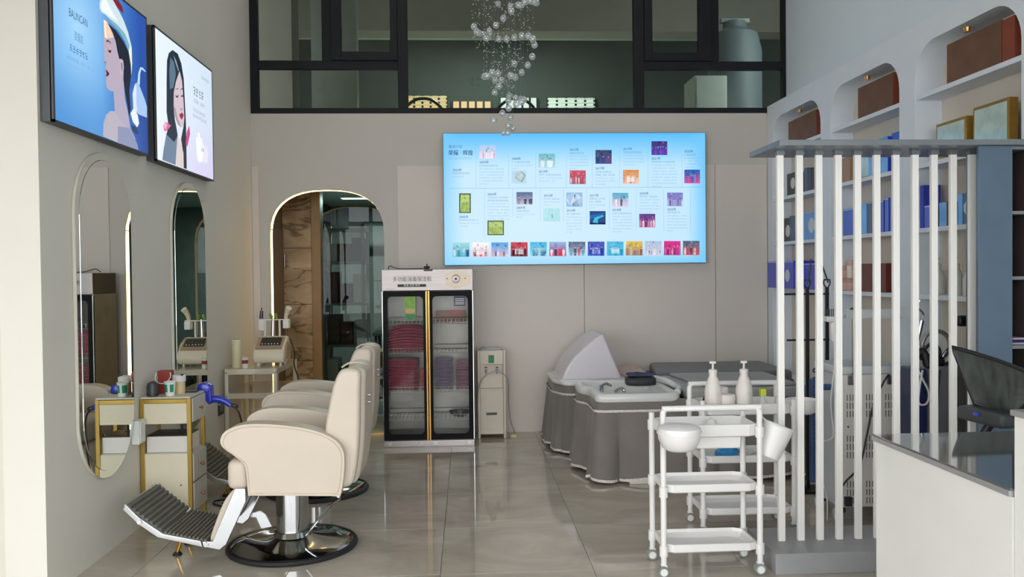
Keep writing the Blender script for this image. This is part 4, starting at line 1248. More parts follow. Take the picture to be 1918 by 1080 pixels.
# dividing lines
def ln(x0, y0, x1, y1, w=1.6):
    if x0 == x1: art.rect(x0, y0, x0 + w, y1, '#8fb6d6')
    else: art.pg([(x0, y0), (x1, y1), (x1, y1 + w), (x0, y0 + w)], '#7fa6c6')
ln(85, 455, 1815, 440, 2.2)
for x in (262, 483, 668, 880, 1058, 1247, 1443, 1680): ln(x, 150 if x in (262, 1247, 1443) else 215, x, 452)
for x, b_ in ((318, 800), (512, 655), (700, 685), (858, 690), (1017, 700), (1175, 735), (1362, 740), (1553, 745), (1740, 745)): ln(x, 455, x, b_)
def body(x, y, w, n, dark=1, col=PALE, lh=21):
    for k in range(dark):
        art.scribble(x, y + k * lh, x + w * rt_.uniform(0.7, 1.0), y + 12 + k * lh, INK, rt_, 9)
    for k in range(n):
        ww = w if k < n - 1 else w * rt_.uniform(0.3, 0.8)
        art.scribble(x, y + (k + dark) * lh + 3, x + ww, y + (k + dark) * lh + 12, col, rt_, 10)
art.scribble(75, 240, 240, 256, '#6f9fc4', rt_, 10)
body(103, 346, 145, 1); body(285, 292, 175, 6); body(505, 267, 140, 2); body(690, 354, 168, 2); body(903, 203, 135, 5); body(1080, 333, 140, 3, 2)
body(1272, 197, 150, 4); body(1468, 262, 185, 8); body(1697, 212, 118, 4)
body(148, 670, 145, 2); body(340, 513, 150, 7, 2); body(537, 606, 130, 2); body(725, 521, 112, 2); body(880, 625, 115, 6); body(1040, 519, 115, 2, 2)
body(1197, 620, 145, 6); body(1385, 503, 140, 5); body(1577, 613, 140, 6)
def photo(x0, y0, x1, y1, sky, ground, figs, n, sign=None):
    h = y1 - y0; w = x1 - x0
    for k in range(6):
        c_ = mix([int(sky[i:i + 2], 16) for i in (1, 3, 5)], [int(ground[i:i + 2], 16) for i in (1, 3, 5)], k / 5)
        art.rect(x0, y0 + h * k / 6, x1, y0 + h * (k + 1) / 6, tuple(c_))
    for k in range(8):
        xx = x0 + w * rt_.uniform(0, 0.85); yy = y0 + h * rt_.uniform(0, 0.4)
        c_ = mix([int(sky[i:i + 2], 16) for i in (1, 3, 5)], rt_.choice([(255, 255, 255), (30, 40, 90)]), 0.3)
        art.rect(xx, yy, xx + w * rt_.uniform(0.05, 0.15), yy + h * rt_.uniform(0.05, 0.2), tuple(c_))
    for k in range(n):
        cx_ = x0 + w * (k + 0.5 + rt_.uniform(-0.15, 0.15)) / n
        fw = w / n * rt_.uniform(0.55, 0.85)
        ty = y0 + h * rt_.uniform(0.36, 0.5)
        c_ = figs[k % len(figs)]
        art.pg([(cx_ - fw * 0.5, ty + h * 0.14), (cx_ - fw * 0.2, ty + h * 0.08), (cx_ + fw * 0.2, ty + h * 0.08), (cx_ + fw * 0.5, ty + h * 0.14), (cx_ + fw * 0.35, y1 - h * 0.03), (cx_ - fw * 0.35, y1 - h * 0.03)], c_)
        art.pg([(cx_ + fw * 0.2 * math.cos(q), ty + h * 0.02 + h * 0.07 * math.sin(q)) for q in [i * PI / 3 for i in range(6)]], '#d8b9ae')
        art.rect(cx_ - fw * 0.2, ty - h * 0.06, cx_ + fw * 0.2, ty - h * 0.01, '#2a2434')
    if sign:
        art.rect(x0 + w * 0.25, y0 + h * 0.42, x0 + w * 0.75, y0 + h * 0.85, sign)
        art.scribble(x0 + w * 0.3, y0 + h * 0.5, x0 + w * 0.7, y0 + h * 0.62, '#8fb0c8', rt_, w * 0.08)
D_, W_, R_, B_ = '#2c3358', '#e8ecf4', '#c0405c', '#4a6fc0'
photo(285, 155, 397, 250, '#a9c8ee', '#e8d8e8', [W_, '#d8a0b8', W_, '#e8e4f0'], 6)
art.rect(505, 330, 605, 420, '#b6d4e6'); art.pg([(530, 345), (575, 335), (602, 365), (575, 412), (545, 405), (528, 380)], '#7b9a94'); art.pg([(538, 350), (572, 342), (592, 366), (570, 402), (548, 396), (536, 378)], '#cfdfd2')
photo(690, 213, 802, 310, '#6fb8c4', '#a8d4dc', [W_, '#f4f4fa'], 2)
photo(903, 328, 1013, 423, '#c64a62', '#a83a50', ['#e4d4dc', '#6f88b4', '#e8c8cc'], 6)
photo(1080, 186, 1192, 282, '#38406a', '#3a4e88', ['#28305c', '#3a5090', R_], 3)
photo(1270, 323, 1380, 420, '#d88a4a', '#e8c0a8', ['#b04a3c', '#f0ece8', '#b8584c'], 5, '#f0eef0')
photo(1468, 124, 1578, 220, '#3c2e78', '#4a3ca8', ['#6a48c8', '#c03a70', '#3048c0', '#8a60d8'], 6)
photo(1697, 320, 1806, 415, '#2a62b8', '#c8488c', ['#7a8ad8', '#d878b0', '#3a58b8'], 5)
for (x0, y0, x1, y1) in ((147, 490, 227, 627), (340, 678, 452, 780)):
    art.rect(x0, y0, x1, y1, '#2c4640'); art.rect(x0 + 7, y0 + 7, x1 - 7, y1 - 7, '#b4cf72')
    art.rect(x0 + 12, y0 + 12, x1 - 12, y0 + (y1 - y0) * 0.45, '#c2d98a')
    xm, ym = (x0 + x1) / 2, (y0 + y1) / 2
    art.scribble(x0 + 18, ym, x1 - 18, ym + 9, '#a05038', rt_, 8); art.scribble(x0 + 22, ym + 24, x1 - 22, ym + 30, '#7f9a50', rt_, 6)
    art.pg([(xm - 6, y0 + 26), (xm + 6, y0 + 26), (xm + 4, y0 + 38), (xm, y0 + 42), (xm - 4, y0 + 38)], '#6f8a48')
photo(537, 480, 648, 566, '#58688c', '#b8b0c8', [D_, '#1c2140', D_], 3)
art.rect(723, 592, 835, 683, '#a8dce4'); [art.rect(730 + i * 15, 592, 735 + i * 15, 660, '#cdeef2') for i in range(7)]; art.rect(775, 632, 792, 660, '#2456b0'); art.rect(765, 640, 776, 664, '#dff2f6')
art.rect(880, 482, 990, 580, '#90b8e0'); art.pg([(895 + 40 + 52 * math.cos(q), 531 + 46 * math.sin(q)) for q in [i * PI / 10 for i in range(20)]], '#dce8f6')
art.pg([(930, 500), (945, 488), (955, 510), (960, 545), (945, 540), (935, 530)], '#20222e'); art.pg([(930, 535), (958, 540), (965, 578), (915, 578)], '#2a3c74')
art.rect(1040, 610, 1150, 703, '#123a78'); art.pg([(1040, 640), (1150, 622), (1150, 634), (1080, 660), (1040, 668)], '#2c7cc8'); art.pg([(1060, 690), (1075, 655), (1120, 640), (1150, 640), (1095, 668), (1100, 700)], '#52d0e8'); art.rect(1040, 690, 1150, 703, '#0c2250')
photo(1197, 483, 1307, 578, '#58a8c8', '#d8c0d8', ['#e8e4ee', '#f4f4fa', '#d0c4dc', D_], 6)
photo(1383, 628, 1494, 722, '#5a3a86', '#b04a80', ['#e0c8e4', '#f0e8f4', D_, '#d888b8'], 6)
photo(1577, 480, 1686, 574, '#7a78c0', '#8a8ac8', ['#d8d4ec', '#3c3c70', '#b0a8dc', W_], 8)
strip = [('#8fd0d8', '#4aa8c8', [W_, '#3c8a6c', '#b8e0e8', D_], 4, None), ('#f0eef4', '#e8c0c8', ['#4a4454', R_], 3, '#f4f2f6'), ('#58a0e0', '#c8b0c8', ['#d8a8b8', '#383c64', W_], 6, None),
         ('#c02c44', '#7a2838', ['#2a2030', '#3c2c3c'], 4, '#e8dce0'), ('#38b0dc', '#8cd0e8', ['#2c5070'], 2, '#dff0f8'), ('#88a8d8', '#c0486c', [W_, D_, '#d03850'], 4, None),
         ('#506080', '#b8c8d8', ['#3aa0c8', D_, '#d04848'], 4, None), ('#3848b0', '#3c58c0', ['#283898'], 3, '#dfe4f6'), ('#48b4dc', '#3cb0d8', ['#2a88b0'], 3, '#d8eef4'),
         ('#d8b848', '#a88a78', ['#8a3c40', '#e8e0d8', '#5a6ca0', '#b04848'], 5, None), ('#a8bcd8', '#d8d8e8', [D_, '#30304c', R_, W_], 6, None), ('#d82c88', '#a83078', ['#f0a0c8', '#3c3060', '#d86098'], 7, None), ('#506478', '#c05868', ['#e8dcdc', '#b84858', D_], 5, None)]
for k, (s1, s2, fg, n, sg) in enumerate(strip):
    x0 = 103 + k * 132
    y0 = 833 - k * 1.5
    photo(x0, y0, x0 + 115, y0 + 99, s1, s2, fg, n, sg)
art.build('display', 'lit_screen', tv, 0)
emit_mat('screen_ink', '#1f4f80', 1.0); emit_mat('screen_ink_soft', '#3b7096', 1.0)
k_ = (sxb - sxa) / 1802.0
for (x, y, s_) in ((103, 330, '2002年'), (285, 275, '2003年'), (505, 250, '2008年'), (690, 338, '2013年'), (903, 186, '2015年'), (1080, 315, '2017年'), (1272, 180, '2019年'), (1468, 245, '2021年'), (1697, 195, '2023年'),
                   (148, 655, '2005年'), (340, 497, '2006年'), (537, 590, '2009年'), (725, 505, '2012年'), (880, 608, '2016年'), (1040, 503, '2017年'), (1197, 603, '2018年'), (1385, 488, '2020年'), (1577, 598, '2022年')):
    q = scr(x, y, 0.003)
    text('year_text', s_, 21 * k_, q, 'screen_ink_soft', tv, bold=0.0004)
text('title_text', '集团介绍', 23 * k_, scr(75, 168, 0.003), 'screen_ink_soft', tv)
text('title_text', '荣耀 · 辉煌', 38 * k_, scr(73, 212, 0.003), 'screen_ink', tv, sx=0.92, bold=0.0006)

# ================================================================== towel sterilising cabinet
CX0, CX1, CY0, CY1, CZ = -0.782, 0.052, 7.85, 8.36, 1.635
cb = thing('towel_cabinet', 'steel two-door glass cabinet holding folded towels by the back wall', 'cabinet', ((CX0 + CX1) / 2, (CY0 + CY1) / 2, 0))
sh_ = MB()
sh_.box(CX0, CX0 + 0.015, CY0 + 0.03, CY1, 0.06, 1.44); sh_.box(CX1 - 0.015, CX1, CY0 + 0.03, CY1, 0.06, 1.44)
sh_.box(CX0 + 0.015, CX1 - 0.015, CY1 - 0.015, CY1, 0.06, 1.44)
sh_.box(CX0 + 0.015, CX1 - 0.015, CY0 + 0.03, CY1 - 0.015, 0.06, 0.08)
sh_.build('carcass', 'inner_steel', cb, 0)
MB().box(CX0, CX1, CY0, CY1, 1.44, CZ, 0.004).build('header', 'brushed_steel', cb)
MB().box(CX0, CX1, CY0 + 0.01, CY1, 0.0, 0.058, 0.003).build('plinth', 'brushed_steel', cb)
for x in (CX0 + 0.03, CX0 + 0.32, CX0 + 0.45, CX1 - 0.07):
    MB().box(x, x + 0.045, CY0 + 0.004, CY0 + 0.01, 0.012, 0.05, 0.002).build('hinge_plate', 'steel_dark', cb)
XM = -0.365
for (x0, x1, hs) in ((CX0 + 0.006, XM - 0.018, 1), (XM + 0.018, CX1 - 0.006, -1)):
    # frame with rounded window
    d = thing('door', None, None, (0, 0, 0)); d.parent = cb; d.location = (0, 0, 0); WL[d] = WL[cb]
    z0, z1 = 0.066, 1.432
    fm = MB(); i0, i1, j0, j1, r = x0 + 0.042, x1 - 0.042 + 0.018, z0 + 0.05, z1 - 0.045, 0.04
    if hs < 0: i0, i1 = x0 + 0.024, x1 - 0.042
    outer = [(x0, z0), (x1, z0), (x1, z1), (x0, z1)]
    inner = [(q[0], q[1]) for q in arc(i1 - r, j0 + r, r, -90, 0, 5)] + [(q[0], q[1]) for q in arc(i1 - r, j1 - r, r, 0, 90, 5)] + \
            [(q[0], q[1]) for q in arc(i0 + r, j1 - r, r, 90, 180, 5)] + [(q[0], q[1]) for q in arc(i0 + r, j0 + r, r, 180, 270, 5)]
    n = len(inner)
    ov = [(x1, z0)] * 6 + [(x1, z1)] * 6 + [(x0, z1)] * 6 + [(x0, z0)] * 6
    for yy, flip in ((CY0 + 0.004, 1), (CY0 + 0.022, -1)):
        vs_ = [(p_[0], yy, p_[1]) for p_ in ov] + [(p_[0], yy, p_[1]) for p_ in inner]
        fs_ = []
        for i in range(n):
            j = (i + 1) % n
            fs_.append((i, j, n + j, n + i) if ov[i] != ov[j] else (i, n + j, n + i))
        fm.add(vs_, fs_)
    fm.loft([[(p_[0], CY0 + 0.004, p_[1]) for p_ in inner], [(p_[0], CY0 + 0.022, p_[1]) for p_ in inner]], cap=False)
    fm.loft([[(p_[0], CY0 + 0.004, p_[1]) for p_ in outer], [(p_[0], CY0 + 0.022, p_[1]) for p_ in outer]], cap=False)
    fm.build('door_frame', 'door_black', cb, 0)
    MB().box(x0 + 0.006, x1 - 0.006, CY0 + 0.010, CY0 + 0.014, z0 + 0.006, z1 - 0.006).build('door_glass', 'pane_door', cb, 0)
    bpy.data.objects.remove(d)
    e_ = MB(); ex = x0 - 0.006 if hs > 0 else x1
    e_.box(ex, ex + 0.006, CY0 + 0.002, CY0 + 0.024, z0, z1); e_.build('edge_strip', 'chrome', cb)
for x in (XM - 0.012, XM + 0.012):
    MB().cyl((x, CY0 - 0.012, 0.066), (x, CY0 - 0.012, 1.435), 0.0115, n=14).build('handle_bar', 'brass_tube', cb)
MB().box(XM - 0.014, XM + 0.014, CY0 - 0.002, CY0 + 0.02, 0.066, 1.435, 0.002).build('centre_post', 'gold', cb)
# header print
MB().box(CX0 + 0.11, CX0 + 0.45, CY0 - 0.0015, CY0, 1.568, 1.570).build('printed_rule', 'ink_brown', cb)
text('header_text', '多功能消毒保洁柜', 0.046, (CX0 + 0.10, CY0 - 0.002, 1.542), 'ink_dark', cb, sx=0.97)
MB().box(CX0 + 0.145, CX0 + 0.405, CY0 - 0.003, CY0, 1.474, 1.500).build('name_plate', 'plate_dark', cb)
text('plate_text', '高温·消毒·保洁', 0.020, (CX0 + 0.275, CY0 - 0.004, 1.487), 'ink_white', cb, align='CENTER', sx=1.15)
ar = Art(lambda x, z, d: (x, CY0 - 0.001 - d, z)); ar.scribble(CX0 + 0.04, 1.452, CX0 + 0.125, 1.464, '#6a6460', random.Random(5), 0.014)
ar.build('maker_print', 'ink_print', cb, 0)
hexp = [(CX1 - 0.16 + 0.105 * math.cos(q) * (1 if math.cos(q) < 0 else 1.5), 1.54 + 0.09 * math.sin(q)) for q in [PI / 6 + i * PI / 3 for i in range(6)]]
MB().prism([(min(p_[0], CX1 - 0.002), p_[1]) for p_ in hexp], 1, CY0 - 0.003, CY0, 0).build('control_plate', 'warm_steel', cb)
MB().lathe([(0.040, 0), (0.040, -0.006), (0.030, -0.008), (0.030, -0.022), (0.001, -0.024)], (CX1 - 0.155, CY0 - 0.003, 1.545), 24, 'y').build('timer_dial', 'brushed_steel', cb)
MB().lathe([(0.011, -0.024), (0.010, -0.032), (0.001, -0.033)], (CX1 - 0.155, CY0 - 0.003, 1.545), 14, 'y').build('dial_hub', 'plate_dark', cb)
for x, m_ in ((CX1 - 0.235, 'plate_dark'), (CX1 - 0.07, 'ink_red')):
    MB().lathe([(0.006, -0.003), (0.005, -0.010), (0.001, -0.011)], (x, CY0, 1.548), 10, 'y').build('indicator', m_, cb)
MB().box(CX0 + 0.385, CX0 + 0.465, CY0 - 0.002, CY0, 1.618, 1.632).build('name_plate', 'plate_dark', cb)
# stickers on the glass
gx = CX0 + 0.255
MB().prism([(gx - 0.05, 1.39), (gx + 0.05, 1.39), (gx + 0.05, 1.22)] + [(gx + 0.05 * math.cos(q), 1.22 + 0.055 * math.sin(q)) for q in [-PI * i / 8 for i in range(1, 8)]] + [(gx - 0.05, 1.22)], 1, CY0 + 0.008, CY0 + 0.010).build('sticker', 'label_green', cb)
MB().prism([(gx + 0.044 * math.cos(q), 1.255 + 0.024 * math.sin(q)) for q in [i * PI / 8 for i in range(16)]], 1, CY0 + 0.007, CY0 + 0.008).build('sticker_print', 'label_tan', cb)
MB().prism([(gx - 0.046, 1.225), (gx + 0.046, 1.225)] + [(gx + 0.046 * math.cos(q), 1.215 + 0.046 * math.sin(q)) for q in [-PI * i / 8 for i in range(0, 9)]], 1, CY0 + 0.007, CY0 + 0.008).build('sticker_print', 'label_leaf', cb)
lx = CX1 - 0.125
MB().box(lx - 0.05, lx + 0.055, CY0 + 0.008, CY0 + 0.010, 1.295, 1.385, 0.0).build('sticker', 'label_purple', cb)
for i in range(4):
    MB().box(lx - 0.04, lx + 0.045, CY0 + 0.0070, CY0 + 0.008, 1.31 + i * 0.016, 1.315 + i * 0.016).build('sticker_print', 'ink_white', cb)
ar = Art(lambda x, z, d: (x, CY0 + 0.009 - d, z)); ar.scribble(lx - 0.10, 1.215, lx + 0.055, 1.262, '#c43b52', random.Random(9), 0.036); ar.scribble(lx - 0.05, 1.196, lx + 0.04, 1.208, '#a84a5c', random.Random(8), 0.012)
ar.build('sticker_print', 'ink_print', cb, 0)
# wire shelves
for (z, xs0, xs1) in ((1.13, CX0 + 0.02, CX1 - 0.02), (0.86, CX0 + 0.02, CX1 - 0.02), (0.50, CX0 + 0.02, CX1 - 0.02), (0.24, CX0 + 0.02, CX1 - 0.02)):
    w_ = MB()
    for y in (CY0 + 0.06, CY1 - 0.04):
        w_.tube([(xs0, y, z), (xs1, y, z)], 0.004, 6); w_.tube([(xs0, y, z + 0.045), (xs1, y, z + 0.045)], 0.003, 6)
    n = 22
    for i in range(n + 1):
        x = xs0 + (xs1 - xs0) * i / n
        w_.tube([(x, CY0 + 0.06, z + 0.045), (x, CY0 + 0.06, z), (x, CY1 - 0.04, z)], 0.0022, 5)
    w_.build('wire_shelf', 'wire_steel', cb)
MB().box(XM - 0.006, XM + 0.006, CY0 + 0.06, CY1 - 0.02, 0.08, 1.44).build('divider', 'brushed_steel', cb)
# lead lying on top
t = thing('power_lead', 'black power lead with plug lying on the towel cabinet', 'cable', (-0.5, 8.0, CZ))
MB().tube(bez([(CX0 + 0.04, 8.12, CZ + 0.008), (CX0 + 0.06, 8.05, CZ + 0.035), (CX0 + 0.14, 8.0, CZ + 0.010), (CX0 + 0.30, 7.97, CZ + 0.006), (CX0 + 0.38, 7.97, CZ + 0.010)]), 0.004, 6).build('cord', 'black_rubber', t)
MB().lathe([(0.006, -0.02), (0.013, -0.015), (0.016, 0.02), (0.012, 0.035)], (CX0 + 0.40, 7.97, CZ + 0.017), 12, 'x').build('plug', 'black_plastic', t)
MB().cyl((CX0 + 0.41, 7.97, CZ + 0.028), (CX0 + 0.41, 7.97, CZ + 0.052), 0.005, n=8).build('pin', 'black_plastic', t)

# folded towels: every one a thing
def towel(x, y, z, w, d, h, m_, label, group, sag=0.0, rz=0.0):
    z += sag + 0.0005
    b = MB()
    n = 9
    lo, hi = [], []
    for j in (0, 1):
        pass
    rings = []
    rr = random.random()
    for i in range(n + 1):
        u = -0.5 + i / n
        bow = -sag * 4 * u * u
        xx = u * w
        ring = []
        e = h * 0.5 * (1 - 0.5 * max(0, abs(u) * 2 - 0.8) / 0.2)
        for k in range(10):
            q = 2 * PI * k / 10
            cy_ = math.cos(q); sy_ = math.sin(q)
            ring.append((xx, d * 0.5 * math.copysign(abs(cy_) ** 0.5, cy_), h * 0.5 + bow + e * math.copysign(abs(sy_) ** 0.7, sy_)))
        rings.append(ring)
    b.loft(rings)
    o = b.build('folded_towel', m_, None, 60)
    o.location = (x, y, z); o.rotation_euler = (0, 0, rz)
    WL[o] = (x, y, z)
    return tag(o, label, 'towel', group)
rw = random.Random(4)
ORD = ['lowest', 'second from bottom', 'third from bottom', 'fourth from bottom', 'fifth from bottom', 'sixth from bottom', 'seventh from bottom', 'eighth from bottom', 'ninth from bottom', 'tenth from bottom', 'eleventh from bottom', 'topmost']
def nth(i, n):
    return 'topmost' if i == n - 1 else ORD[i]
xl, xr_ = CX0 + 0.215, CX1 - 0.205
G1, G2, G3 = 'upper left pile of pink towels', 'lower left pile of red towels', 'right pile of purple towels'
z = 0.868
for i in range(9):
    towel(xl + rw.uniform(-0.004, 0.004), 8.09, z, 0.36 - 0.004 * i, 0.30, 0.023, 'towel_pink', 'folded pink towel, %s in the arched upper pile behind the left door' % nth(i, 9), G1, 0.004 + 0.004 * i)
    z += 0.0240
z = 0.508
for i in range(12):
    towel(xl - 0.042 + rw.uniform(-0.004, 0.004), 8.09, z, 0.285, 0.30, 0.0225, 'towel_red' if i % 4 == 0 else 'towel_pink', 'folded %s towel, %s in the lower pile behind the left door' % ('red' if i % 4 == 0 else 'pink', nth(i, 12)), G2, 0.003)
    z += 0.0240
z = 0.508
for i in range(10):
    towel(xr_ - 0.075 + rw.uniform(-0.004, 0.004), 8.09, z, 0.17, 0.30, 0.027, 'towel_purple', 'folded purple towel, %s in the pile behind the right door' % nth(i, 10), G3, 0.006)
    z += 0.0285
z = 0.508
for i in range(9):
    towel(xr_ + 0.105 + rw.uniform(-0.004, 0.004), 8.09, z, 0.13, 0.30, 0.028, 'towel_plum', 'folded plum towel, %s in the narrow pile at the right cabinet end' % nth(i, 9), 'plum towels in the cabinet', 0.004)
    z += 0.0295
solo(MB().box(CX0 + 0.327, CX0 + 0.405, 7.97, 8.18, 0.508, 0.70, 0.03), 'folded_towel', 'towel_red', 'thick rolled red towel beside the lower left pile', 'towel')
solo(MB().box(xr_ - 0.15, xr_ + 0.14, 8.16, 8.175, 1.13 + 0.005, 1.24, 0.003), 'wooden_board', 'wood_board', 'brown wooden board on the top shelf behind the right door', 'board')
t = thing('steel_bowl', 'shallow shiny steel bowl on the lowest right shelf of the cabinet', 'bowl', (xr_ + 0.07, 8.05, 0.245))
MB().lathe([(0.05, 0), (0.09, 0.02), (0.105, 0.05), (0.109, 0.052), (0.10, 0.048), (0.085, 0.022), (0.001, 0.006)], (xr_ + 0.07, 8.05, 0.245), 28).build('bowl_body', 'chrome', t)

# ================================================================== water dispenser
t = thing('water_dispenser', 'cream standing water dispenser right of the towel cabinet', 'dispenser', (0.225, 8.31, 0))
dx0, dx1, dy0, dy1 = 0.088, 0.362, 8.17, 8.44
MB().box(dx0, dx0 + 0.026, dy0, dy1, 0.0, 0.85, 0.008).build('side_panel', 'dispenser_cream', t)
MB().box(dx1 - 0.026, dx1, dy0, dy1, 0.0, 0.85, 0.008).build('side_panel', 'dispenser_cream', t)
MB().box(dx0 + 0.026, dx1 - 0.026, dy0 + 0.012, dy1, 0.04, 0.466, 0.004).build('lower_door', 'dispenser_cream', t)
MB().box(dx0 + 0.04, dx1 - 0.04, dy0 + 0.007, dy0 + 0.012, 0.09, 0.40, 0.003).build('door_inset', 'dispenser_cream', t)
MB().box(dx0 + 0.08, dx0 + 0.185, dy0 + 0.002, dy0 + 0.012, 0.228, 0.252, 0.004).build('door_handle', 'dark_grey_plastic', t)
MB().box(dx0 + 0.026, dx1 - 0.026, dy0 + 0.07, dy1, 0.470, 0.715, 0.004).build('tap_recess', 'dispenser_cream', t)
MB().box(dx0 + 0.026, dx1 - 0.026, dy0 + 0.005, dy1, 0.466, 0.482, 0.003).build('drip_tray', 'dispenser_cream', t)
MB().box(dx0 + 0.026, dx1 - 0.026, dy0 + 0.004, dy1, 0.715, 0.85, 0.006).build('head_panel', 'dispenser_cream', t)
MB().box(dx0 + 0.108, dx0 + 0.162, dy0 + 0.0, dy0 + 0.004, 0.73, 0.805).build('green_badge', 'label_leaf', t)
for x, m_ in ((dx0 + 0.085, 'ink_red'), (dx0 + 0.19, 'label_leaf')):
    tp = MB().cyl((x, dy0 + 0.07, 0.665), (x, dy0 + 0.02, 0.665), 0.012, n=10); tp.cyl((x, dy0 + 0.02, 0.67), (x, dy0 + 0.02, 0.625), 0.011, 0.008, n=10)
    tp_ = tp.build('tap', 'steel_dark', t)
    MB().box(x - 0.011, x + 0.011, dy0 + 0.01, dy0 + 0.045, 0.678, 0.688, 0.002).build('tap_lever', m_, tp_)
MB().lathe([(0.11, 0), (0.115, 0.01), (0.10, 0.02), (0.075, 0.022), (0.07, 0.005)], ((dx0 + dx1) / 2, 8.30, 0.85), 28).build('bottle_collar', 'plastic_clear', t)
MB().tube(bez([(0.085, 8.15, 0.30), (0.09, 8.12, 0.45), (0.135, 8.10, 0.59), (0.235, 8.10, 0.655), (0.30, 8.10, 0.65), (0.365, 8.11, 0.60), (0.385, 8.13, 0.52), (0.385, 8.2, 0.38), (0.40, 8.2, 0.18), (0.445, 8.2, 0.04), (0.43, 8.2, 0.008), (0.38, 8.25, 0.008)]), 0.005, 8).build('hose', 'steel_dark', t)
MB().box(0.40, 0.46, 8.19, 8.25, 0.0, 0.03, 0.005).build('hose_plug', 'tan', t)
# ================================================================== head-spa beds with pleated skirts
def outline_points(poly, step=0.02):
    out = []
    n = len(poly)
    for i in range(n):
        a_, b_ = Vector(poly[i]), Vector(poly[(i + 1) % n])
        L_ = (b_ - a_).length
        k = max(1, int(L_ / step))
        for j in range(k):
            out.append(a_ + (b_ - a_) * j / k)
    return out
def offset_ring(pts, cx, d):
    """push a ring of points outwards along its local normal (counter-clockwise ring)"""
    n = len(pts); out = []
    for i in range(n):
        t_ = pts[(i + 2) % n] - pts[i - 2]
        t_ = t_.normalized()
        nrm = Vector((t_.y, -t_.x))
        out.append(pts[i] + nrm * (d[i] if isinstance(d, list) else d))
    return out
def skirt(parent, poly, ztop, zband, zbot, seed):
    rs = random.Random(seed)
    pts = outline_points(poly)
    n = len(pts)
    ph = [0.0] * n
    acc = 0
    for i in range(n):
        acc += 0.52 + 0.22 * math.sin(i * 0.13 + seed)
        ph[i] = acc
    band = MB()
    band.loft([[(p.x, p.y, ztop) for p in offset_ring(pts, 0, 0.004)], [(p.x, p.y, zband) for p in offset_ring(pts, 0, 0.010)]], cap=False)
    band.build('skirt_band', 'skirt', parent)
    rings = []
    for k in range(7):
        f = k / 6
        z = zband + (zbot - zband) * f
        d = [0.012 + f * 0.038 + (0.006 + 0.028 * f) * (2 * abs(math.sin(ph[i] * 0.5)) ** 0.7 - 1) for i in range(n)]
        zz = [z + (0.012 * math.sin(ph[i] * 0.5 + seed) if k == 6 else 0) for i in range(n)]
        ring = offset_ring(pts, 0, d)
        rings.append([(ring[i].x, ring[i].y, zz[i]) for i in range(n)])
    sk = MB(); sk.loft(rings, cap=False); sk.build('skirt', 'skirt', parent, 60)
    # pale trims
    r0 = offset_ring(pts, 0, 0.024)
    MB().loft([[(p.x, p.y, zband + 0.010) for p in r0], [(p.x, p.y, zband - 0.008) for p in r0]], cap=False).build('trim_band', 'lace', parent)
    h = [(Vector((q[0], q[1])) + (Vector((q[0], q[1])) - Vector((1.8, sum(p.y for p in pts) / n))).normalized() * 0.002) for q in rings[-1]]
    MB().loft([[(h[i].x, h[i].y, rings[-1][i][2] + 0.018) for i in range(n)], [(h[i].x, h[i].y, rings[-1][i][2] - 0.002) for i in range(n)]], cap=False).build('hem', 'lace', parent)

def rounded(poly, r=0.05, n=4):
    out = []
    m = len(poly)
    for i in range(m):
        p0, p1, p2 = Vector(poly[i - 1]), Vector(poly[i]), Vector(poly[(i + 1) % m])
        a_ = p1 + (p0 - p1).normalized() * min(r, (p0 - p1).length * 0.45)
        b_ = p1 + (p2 - p1).normalized() * min(r, (p2 - p1).length * 0.45)
        for k in range(n + 1):
            t_ = k / n
            q = a_ * (1 - t_) ** 2 + p1 * 2 * t_ * (1 - t_) + b_ * t_ * t_
            out.append((q.x, q.y))
    return out

# near bed: open basin
PB = rounded([(0.97, 6.36), (2.55, 6.36), (2.55, 7.20), (0.99, 7.20), (0.90, 7.10), (0.90, 6.86), (0.97, 6.74)], 0.06)
bB = thing('spa_bed', 'head-spa bed with open white basin and grey pleated skirt, nearer one', 'bed', (1.75, 6.78, 0), 'head-spa beds by the back wall')
skirt(bB, PB, 0.632, 0.545, 0.03, 2.0)
# basin head: rim with an inner well
bx0, bx1, by0, by1 = 0.93, 1.58, 6.37, 7.19
def rim_ring(inset, z, wav=0.0):
    p_ = rounded([(0.97 + inset, 6.36 + inset), (1.60 - inset, 6.36 + inset), (1.60 - inset, 7.20 - inset), (0.99 + inset, 7.20 - inset), (0.90 + inset, 7.10 - inset * 0.5), (0.90 + inset, 6.86 + inset * 0.3), (0.97 + inset, 6.74)], 0.07, 5)
    return [(q[0], q[1], z + wav * math.sin((q[1] - 6.36) * 7)) for q in p_]
MB().loft([rim_ring(0.0, 0.60), rim_ring(-0.012, 0.625), rim_ring(-0.010, 0.66), rim_ring(0.004, 0.672), rim_ring(0.045, 0.672), rim_ring(0.06, 0.655), rim_ring(0.085, 0.54), rim_ring(0.14, 0.50)], cap=True).build('basin', 'basin_white', bB, 50)
MB().tube(bez([(1.60, 6.45, 0.662), (1.64, 6.55, 0.675), (1.655, 6.70, 0.675), (1.63, 6.85, 0.69), (1.56, 7.02, 0.70), (1.50, 7.12, 0.69)]), 0.028, 12).build('neck_bolster', 'basin_white', bB, 60)
tp = MB().cyl((1.10, 6.98, 0.50), (1.10, 6.98, 0.66), 0.016, n=12); tp.tube(bez([(1.10, 6.98, 0.65), (1.13, 6.95, 0.675), (1.17, 6.92, 0.66)]), 0.011, 10)
tp.build('faucet', 'chrome', bB)
MB().tube(bez([(1.20, 7.02, 0.50), (1.22, 7.0, 0.60), (1.27, 6.97, 0.63), (1.30, 6.96, 0.56)]), 0.012, 10).build('shower_hose', 'chrome', bB)
